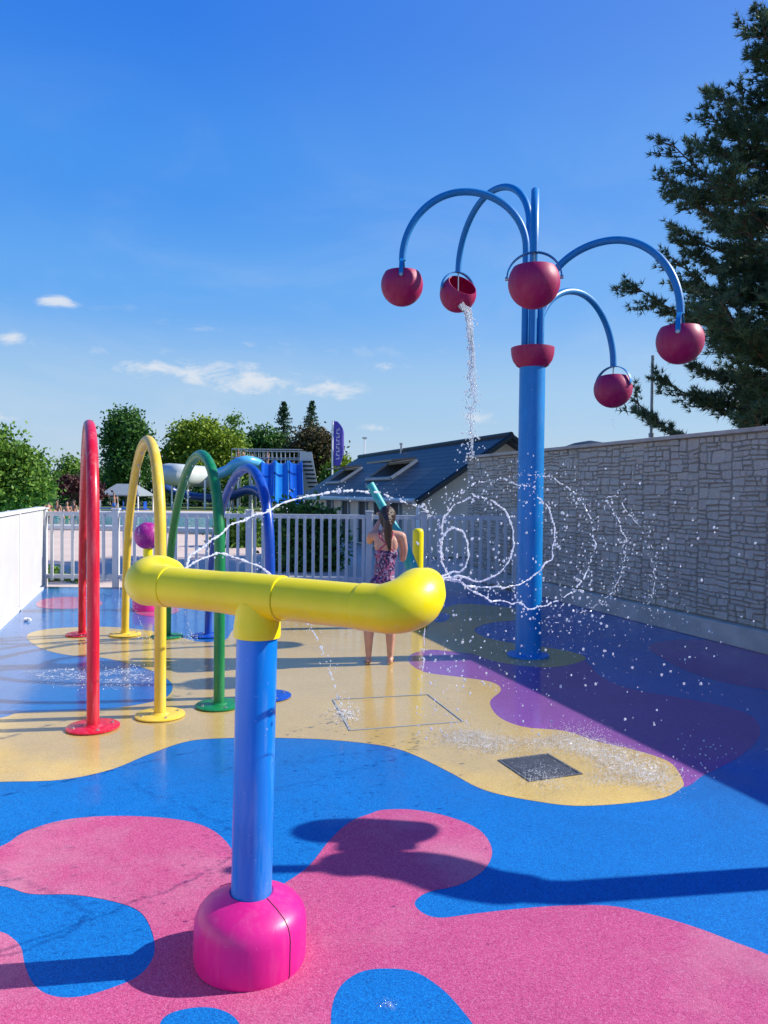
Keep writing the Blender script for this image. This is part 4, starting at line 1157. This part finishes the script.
jet([NR]+lerpY([(453,577)]+ring(477,539,37,42,-120,190,14)+[(444,562)],y0+.1,y0+.8),.0065,.006,'second loop of the water spiral, in front of the fence',.6,.012,4,70)
jet([NR]+lerpY([(455,580),(470,586)]+ring(498,534,57,54,-100,170,16)+[(443,540),(441,556)],y0+.15,y0+1.4),.006,.006,'third loop of the water spiral, crossing the tall blue post',.5,.018,5,120)
jet([NR]+lerpY([(456,581),(472,590),(490,601)]+ring(532,541,62,66,-115,100,16),y0+.2,y0+2.0),.006,.006,'outer broken loop of the water spiral right of the tall blue post',.35,.022,6,160)
jet(lerpY(ring(565,550,60,66,48,-75,12)+[(560,622),(540,625)],y0+1.6,y0+2.6),.005,.006,'outermost dotted loop of water in front of the stone wall',.02,.03,7,130,beads=.8)
jet(lerpY([(605,510),(615,495),(628,512),(645,532),(652,560),(655,590),(645,610)],y0+2,y0+2.6),.004,.005,'string of drops flying nearest the stone wall',.0,.05,8,110,beads=.7)
# loose spray between spiral and floor
for i in range(760):
    px=wr.gauss(580,88); py=wr.gauss(600,70)
    if px<440 or px>760 or py<455 or py>740: continue
    Y=wr.uniform(2.8,5.2); p=D(px,py,Y)
    if p.z<.02: continue
    allD.append(p); allR.append((.0011+.0045*wr.random()**2.5)*Y/3.4)
for i in range(70):
    px=wr.uniform(415,470); py=wr.uniform(640,740); Y=wr.uniform(2.7,4); p=D(px,py,Y)
    if p.z>.02: allD.append(p); allR.append(wr.uniform(.002,.005))
# drip from the right elbow and from the girl's side
jet(lerpY([(425,628),(424,645),(423,664),(421,690),(416,715)],2.5,2.8),.003,.0035,'thin drip falling from the right elbow of the cannon',.1,.01,9,10,beads=.5)
# thin jets inside the arches
def fall(px0,py0,px1,py1,Y0,Y1,label,seed,r=.004,n=7,bow=0):
    pts=[]
    for i in range(n):
        f=i/(n-1); pts.append(D(px0+(px1-px0)*f,py0+(py1-py0)*(f**1.3),Y0+(Y1-Y0)*f))
    jet(pts,r,r*1.1,label,.15,.008,seed,14,10)
fall(98,448,88,600,6.0,7.4,'thin jet of water falling inside the red arch',10,.006)
fall(140,470,139,560,6.6,6.9,'thin jet of water falling inside the yellow arch',11)
fall(187,480,188,545,6.9,7.2,'thin jet of water falling inside the green arch nearest its left leg',12)
fall(128,600,147,638,6.8,7.6,'slanting jet of water landing by the back foot of the yellow arch',13)
fall(176,590,192,636,7.2,7.8,'slanting jet of water landing behind the yellow arch leg',14,.005)
fall(232,500,214,650,6.6,7.0,'thin jet of water falling inside the blue arch',15)
# bucket water
p,d,td,Rt=BW['B']
lip=p+Rt@Vector((0,-.17,.10))
st=[]
for j in range(6):
    pts=[]; ox=wr.uniform(-.03,.03); oz=wr.uniform(-.02,.02)
    ends=[(462,306),(468,312),(471,330),(473,352),(474,376),(475,398),(473,415),(472,436),(471,460)]
    mx=len(ends) if j<2 else wr.randint(5,8)
    for i,(x,y) in enumerate(ends[:mx]):
        q=D(x,y,lip.y-.02*i); sp=max(.25,1-i*.09)
        pts.append(q+Vector((ox*sp*(1+.25*i*.3),wr.gauss(0,.02),oz))+Vector((wr.gauss(0,.012),0,0)))
    P=wob(catmull(pts,False,9),.035,9,30+j); n=len(P)
    m=MB(); m.tube(P,[max(.002,(.020*(1-i/n)+.005)*(.4+1.1*abs(mnoise.noise(Vector((i*.5,j*3.3,1)))))) for i in range(n)],8); st.append(m)
big=MB()
for m in st: big.add(m.v,m.f,True)
tag(big.build('water_jet',M['clear']),'ragged sheet of water pouring from the tipped bucket left of the post','falling water',kind='stuff')
for i in range(260):
    f=wr.random()**.8; y=308+f*155; x=471+wr.gauss(0,1.5+4*f); q=D(x,y,lip.y-.1+wr.gauss(0,.06)); allD.append(q); allR.append(wr.uniform(.004,.011))
# drips under the right buckets
for (x,y0_,y1_,Y) in((613,408,428,PC.y+.9),(672,345,360,PC.y)):
    for i in range(8): allD.append(D(x+wr.gauss(0,1),y0_+(y1_-y0_)*i/7,Y)); allR.append(.005)
tag(drops('water_spray',allD,allR,M['dropmat'],'x'),'loose drops of spray flying round the spiral and the arcs')
# splash on the floor around the grate and where jets land
P=[];Q=[]
def splash(px,py,sx,sy,n,h=.05,r=(.002,.006)):
    for i in range(n):
        x=wr.gauss(px,sx); y=wr.gauss(py,sy); g=G(x,max(y,560),.02)
        z=.014+abs(wr.gauss(0,h))*wr.random(); P.append((g.x,g.y,z)); Q.append(wr.uniform(*r))
for a_,b_,n_ in(((445,735),(500,745),330),((500,745),(560,745),200),((560,742),(610,756),380),((610,756),(676,786),420),((520,772),(560,782),140),((640,775),(585,778),120),((560,735),(600,735),130)):
    for i in range(n_):
        f=wr.random(); splash(a_[0]+(b_[0]-a_[0])*f,a_[1]+(b_[1]-a_[1])*f,9,6,4,.03,(.0008,.0026))
splash(346,716,7,5,150,.04); splash(147,638,5,3,40,.03); splash(192,637,6,3,50,.03); splash(120,672,30,9,150,.03); splash(88,640,6,3,30,.03); splash(375,1003,16,9,0,.01); splash(190,600,60,5,70,.03)
splash(690,760,30,15,60,.03)
splash(530,640,50,25,260,.12,(.002,.006))
tag(drops('water_spray',P,Q,M['dropmat'],'x',stretch=1.0),'low splashing water on the floor around the drain grate and below the jets')

# churned film of water round the drain: real ripples, foam flecks
def filmmat():
    m,nt,b=newmat('churned_water'); nt.nodes.remove(b); p=geopos(nt); out=nt.nodes['Material Output']
    at_=N(nt,'ShaderNodeAttribute',attribute_name='edge')
    bn=N(nt,'ShaderNodeBump',Strength=1.0,Distance=.015); L(nt,noise(nt,p,42,5,.7),bn.inputs['Height'])
    gl=N(nt,'ShaderNodeBsdfGlossy',Roughness=.08); L(nt,bn.outputs[0],gl.inputs['Normal'])
    tr=N(nt,'ShaderNodeBsdfTransparent')
    k=N(nt,'ShaderNodeMath',operation='MULTIPLY'); L(nt,at_.outputs['Fac'],k.inputs[0]); k.inputs[1].default_value=.16
    mx=N(nt,'ShaderNodeMixShader'); L(nt,k.outputs[0],mx.inputs[0]); L(nt,tr.outputs[0],mx.inputs[1]); L(nt,gl.outputs[0],mx.inputs[2])
    df=N(nt,'ShaderNodeBsdfDiffuse',Color=(.92,.93,.90,1)); tl=N(nt,'ShaderNodeBsdfTranslucent',Color=(.9,.92,.9,1))
    dm=N(nt,'ShaderNodeMixShader'); dm.inputs[0].default_value=.2; L(nt,df.outputs[0],dm.inputs[1]); L(nt,tl.outputs[0],dm.inputs[2])
    big=noise(nt,p,5,3,.6); fine=noise(nt,p,34,6,.8,.8)
    a=N(nt,'ShaderNodeMath',operation='MULTIPLY'); L(nt,ramp(nt,big,.36,.62),a.inputs[0]); L(nt,ramp(nt,fine,.51,.60),a.inputs[1])
    a2=N(nt,'ShaderNodeMath',operation='MULTIPLY'); L(nt,a.outputs[0],a2.inputs[0]); L(nt,at_.outputs['Fac'],a2.inputs[1])
    m2=N(nt,'ShaderNodeMixShader'); L(nt,a2.outputs[0],m2.inputs[0]); L(nt,mx.outputs[0],m2.inputs[1]); L(nt,dm.outputs[0],m2.inputs[2])
    L(nt,m2.outputs[0],out.inputs[0]); return m
M['film']=filmmat()
def film(name,px,label,fw=.12):
    """thin water sheet on a fine grid; 'edge' says how far inside its rim a point lies, so it thins out to nothing"""
    pts=catmull([Vector(G(x,y)[:2]) for x,y in px],True,4); Pn=np.array([(q.x,q.y) for q in pts]); Qn=np.roll(Pn,-1,0)
    x0_,y0_=Pn.min(0); x1_,y1_=Pn.max(0); st_=max(x1_-x0_,y1_-y0_)/70
    nx=int((x1_-x0_)/st_)+2; ny=int((y1_-y0_)/st_)+2; vs=[];ed=[];ins=[]
    for j in range(ny):
        for i in range(nx):
            c_=np.array((x0_+i*st_,y0_+j*st_)); dd=Qn-Pn; t_=np.clip(((c_-Pn)*dd).sum(1)/np.maximum((dd*dd).sum(1),1e-9),0,1)
            dist=np.linalg.norm(c_-(Pn+dd*t_[:,None]),axis=1).min()
            cr_=((Pn[:,1]>c_[1])!=(Qn[:,1]>c_[1]))&(c_[0]<(Qn[:,0]-Pn[:,0])*(c_[1]-Pn[:,1])/(Qn[:,1]-Pn[:,1]+1e-12)+Pn[:,0])
            inside=cr_.sum()%2==1; ins.append(inside); ed.append(min(1,dist/fw) if inside else 0.0)
            vs.append((c_[0],c_[1],.0045+.004*ed[-1]*(1+mnoise.noise(Vector((c_[0]*14,c_[1]*14,0))))))
    fs=[(j*nx+i,j*nx+i+1,(j+1)*nx+i+1,(j+1)*nx+i) for j in range(ny-1) for i in range(nx-1) if any(ins[q] for q in(j*nx+i,j*nx+i+1,(j+1)*nx+i+1,(j+1)*nx+i))]
    o=MB().add(vs,fs,True).build(name,M['film']); at_=o.data.attributes.new('edge','FLOAT','POINT'); at_.data.foreach_set('value',ed)
    tag(o,label,'shallow water',kind='stuff')
film('splash_water',[(432,738),(445,728),(480,730),(520,738),(560,732),(600,736),(640,748),(672,764),(682,778),(668,788),(640,790),(600,787),(570,778),(590,768),(560,752),(520,748),(498,756),(470,752),(445,747)],'thin churned sheet of splash water on the tan floor around the drain')
film('splash_water',[(332,712),(345,708),(360,712),(356,720),(340,722)],'small puddle of splash water where the short arc lands',.06)
film('splash_water',[(20,672),(60,668),(110,664),(150,672),(165,682),(120,690),(60,688),(25,682)],'churned shallow water on the blue floor behind the red arch')
film('splash_water',[(372,1004),(385,998),(400,1002),(396,1012),(378,1010)],'small puddle on the blue spot at the bottom',.04)
# ------------------------------------------------------------------ light and sky
EL=R(36.6); sdx,sdy=1.0,.15      # direction towards the sun on the ground
az=math.atan2(sdx,sdy)           # from +Y clockwise
sun=bpy.data.objects.new('sun',bpy.data.lights.new('sun','SUN')); COL.objects.link(sun)
sun.data.energy=4.9; sun.data.angle=R(.5); sun.data.color=(1,.93,.82)
tos=Vector((math.sin(az)*math.cos(EL),math.cos(az)*math.cos(EL),math.sin(EL)))
sun.rotation_euler=tos.to_track_quat('Z','Y').to_euler()
w=bpy.data.worlds.new('World'); scene.world=w; w.use_nodes=True; nt=w.node_tree; bg=nt.nodes['Background']
sky=N(nt,'ShaderNodeTexSky'); sky.sky_type='NISHITA'; sky.sun_disc=False; sky.sun_elevation=EL; sky.sun_rotation=az
sky.air_density=1.5; sky.dust_density=.6; sky.ozone_density=2.5; sky.altitude=0
hs=N(nt,'ShaderNodeHueSaturation',Saturation=1.15,Value=1.25); L(nt,sky.outputs[0],hs.inputs['Color'])
gen=nt.nodes.new('ShaderNodeTexCoord').outputs['Generated']
sp=N(nt,'ShaderNodeSeparateXYZ'); L(nt,gen,sp.inputs[0])
def mth(op,a,b=None,clamp=False):
    n=N(nt,'ShaderNodeMath',operation=op); n.use_clamp=clamp
    for i,v in((0,a),(1,b)):
        if v is None: continue
        if hasattr(v,'is_linked'): L(nt,v,n.inputs[i])
        else: n.inputs[i].default_value=v
    return n.outputs[0]
azn=mth('ARCTAN2',sp.outputs[0],sp.outputs[1]); eln=mth('ARCSINE',sp.outputs[2])
mask=None
clouds=[(57,302,26,8,.9),(15,339,24,10,.9),(150,368,45,13,.95),(195,373,70,18,1.0),(260,384,90,17,.95),(325,390,55,14,.8),(225,366,60,9,.6),(391,367,30,7,.8),(480,420,40,11,.55),(372,428,20,6,.7),(0,417,30,10,.6),(150,410,120,10,.25),(330,350,200,14,.16),(205,325,60,8,.32),(100,350,120,10,.22),(60,300,140,8,.14),(260,345,50,6,.3)]
for x,y,rx,ry,op in clouds:
    d=ray(x,y).normalized(); a0=math.atan2(d.x,d.y); e0=math.asin(d.z)
    u=mth('MULTIPLY',mth('SUBTRACT',azn,a0),F/rx); v=mth('MULTIPLY',mth('SUBTRACT',eln,e0),F/ry)
    r2=mth('ADD',mth('MULTIPLY',u,u),mth('MULTIPLY',v,v)); q=mth('MULTIPLY',mth('SUBTRACT',1.0,mth('SQRT',r2)),op)
    mask=q if mask is None else mth('MAXIMUM',mask,q)
mp=N(nt,'ShaderNodeMapping'); mp.inputs['Scale'].default_value=(1,1,2.2); L(nt,gen,mp.inputs[0])
n1=noise(nt,mp.outputs[0],22,9,.66,.4); n2=noise(nt,mp.outputs[0],2.6,6,.6,.6)
mk=mth('ADD',mask,mth('MULTIPLY',mth('SUBTRACT',n1,.5),3.2))
mr=N(nt,'ShaderNodeMapRange'); mr.interpolation_type='SMOOTHSTEP'; mr.inputs['From Min'].default_value=.08; mr.inputs['From Max'].default_value=1.15; L(nt,mk,mr.inputs[0])
gate=mth('MULTIPLY',mask,3.0,True)
cl=mth('MULTIPLY',mth('MULTIPLY',mr.outputs[0],gate),.85)
# thin high veil
veil=N(nt,'ShaderNodeMapRange'); veil.interpolation_type='SMOOTHSTEP'; veil.inputs['From Min'].default_value=.45; veil.inputs['From Max'].default_value=.75; veil.inputs['To Max'].default_value=.22; L(nt,n2,veil.inputs[0])
lowm=N(nt,'ShaderNodeMapRange'); lowm.inputs['From Min'].default_value=.5; lowm.inputs['From Max'].default_value=.1; L(nt,eln,lowm.inputs[0])
cl=mth('MAXIMUM',cl,mth('MULTIPLY',veil.outputs[0],lowm.outputs[0]))
EXPO=.45; WS=.12; kk=1/(WS*2**EXPO)
rp=nt.nodes.new('ShaderNodeValToRGB'); L(nt,sp.outputs[2],rp.inputs[0]); cr=rp.color_ramp; cr.interpolation='EASE'
stops=[(0.0,(.45,.61,.79)),(.12,(.32,.54,.83)),(.246,(.105,.37,.88)),(.36,(.045,.28,.86)),(.54,(.016,.185,.80)),(1.0,(.008,.08,.50))]
while len(cr.elements)<len(stops): cr.elements.new(.5)
for e_,(p_,c_) in zip(cr.elements,stops): e_.position=p_; e_.color=(*c_,1)
up_=N(nt,'ShaderNodeVectorMath',operation='SCALE'); L(nt,rp.outputs[0],up_.inputs[0]); up_.inputs['Scale'].default_value=kk
# brighter towards the sun's side
dt=mth('ADD',mth('MULTIPLY',sp.outputs[0],.989),mth('MULTIPLY',sp.outputs[1],.148))
glow=N(nt,'ShaderNodeMapRange'); glow.inputs['From Min'].default_value=-.1; glow.inputs['From Max'].default_value=1.0; glow.inputs['To Max'].default_value=.24; L(nt,dt,glow.inputs[0])
grad=mixc(nt,glow.outputs[0],up_.outputs[0],(.50*kk,.68*kk,.92*kk))
skb=mixc(nt,.10,grad,hs.outputs[0])
skc=mixc(nt,cl,skb,(.78*kk,.82*kk,.88*kk))
L(nt,skc,bg.inputs['Color']); bg.inputs['Strength'].default_value=WS
vs_=scene.view_settings; vs_.view_transform='Standard'; vs_.look='None'; vs_.exposure=.45; vs_.gamma=1; vs_.use_curve_mapping=False
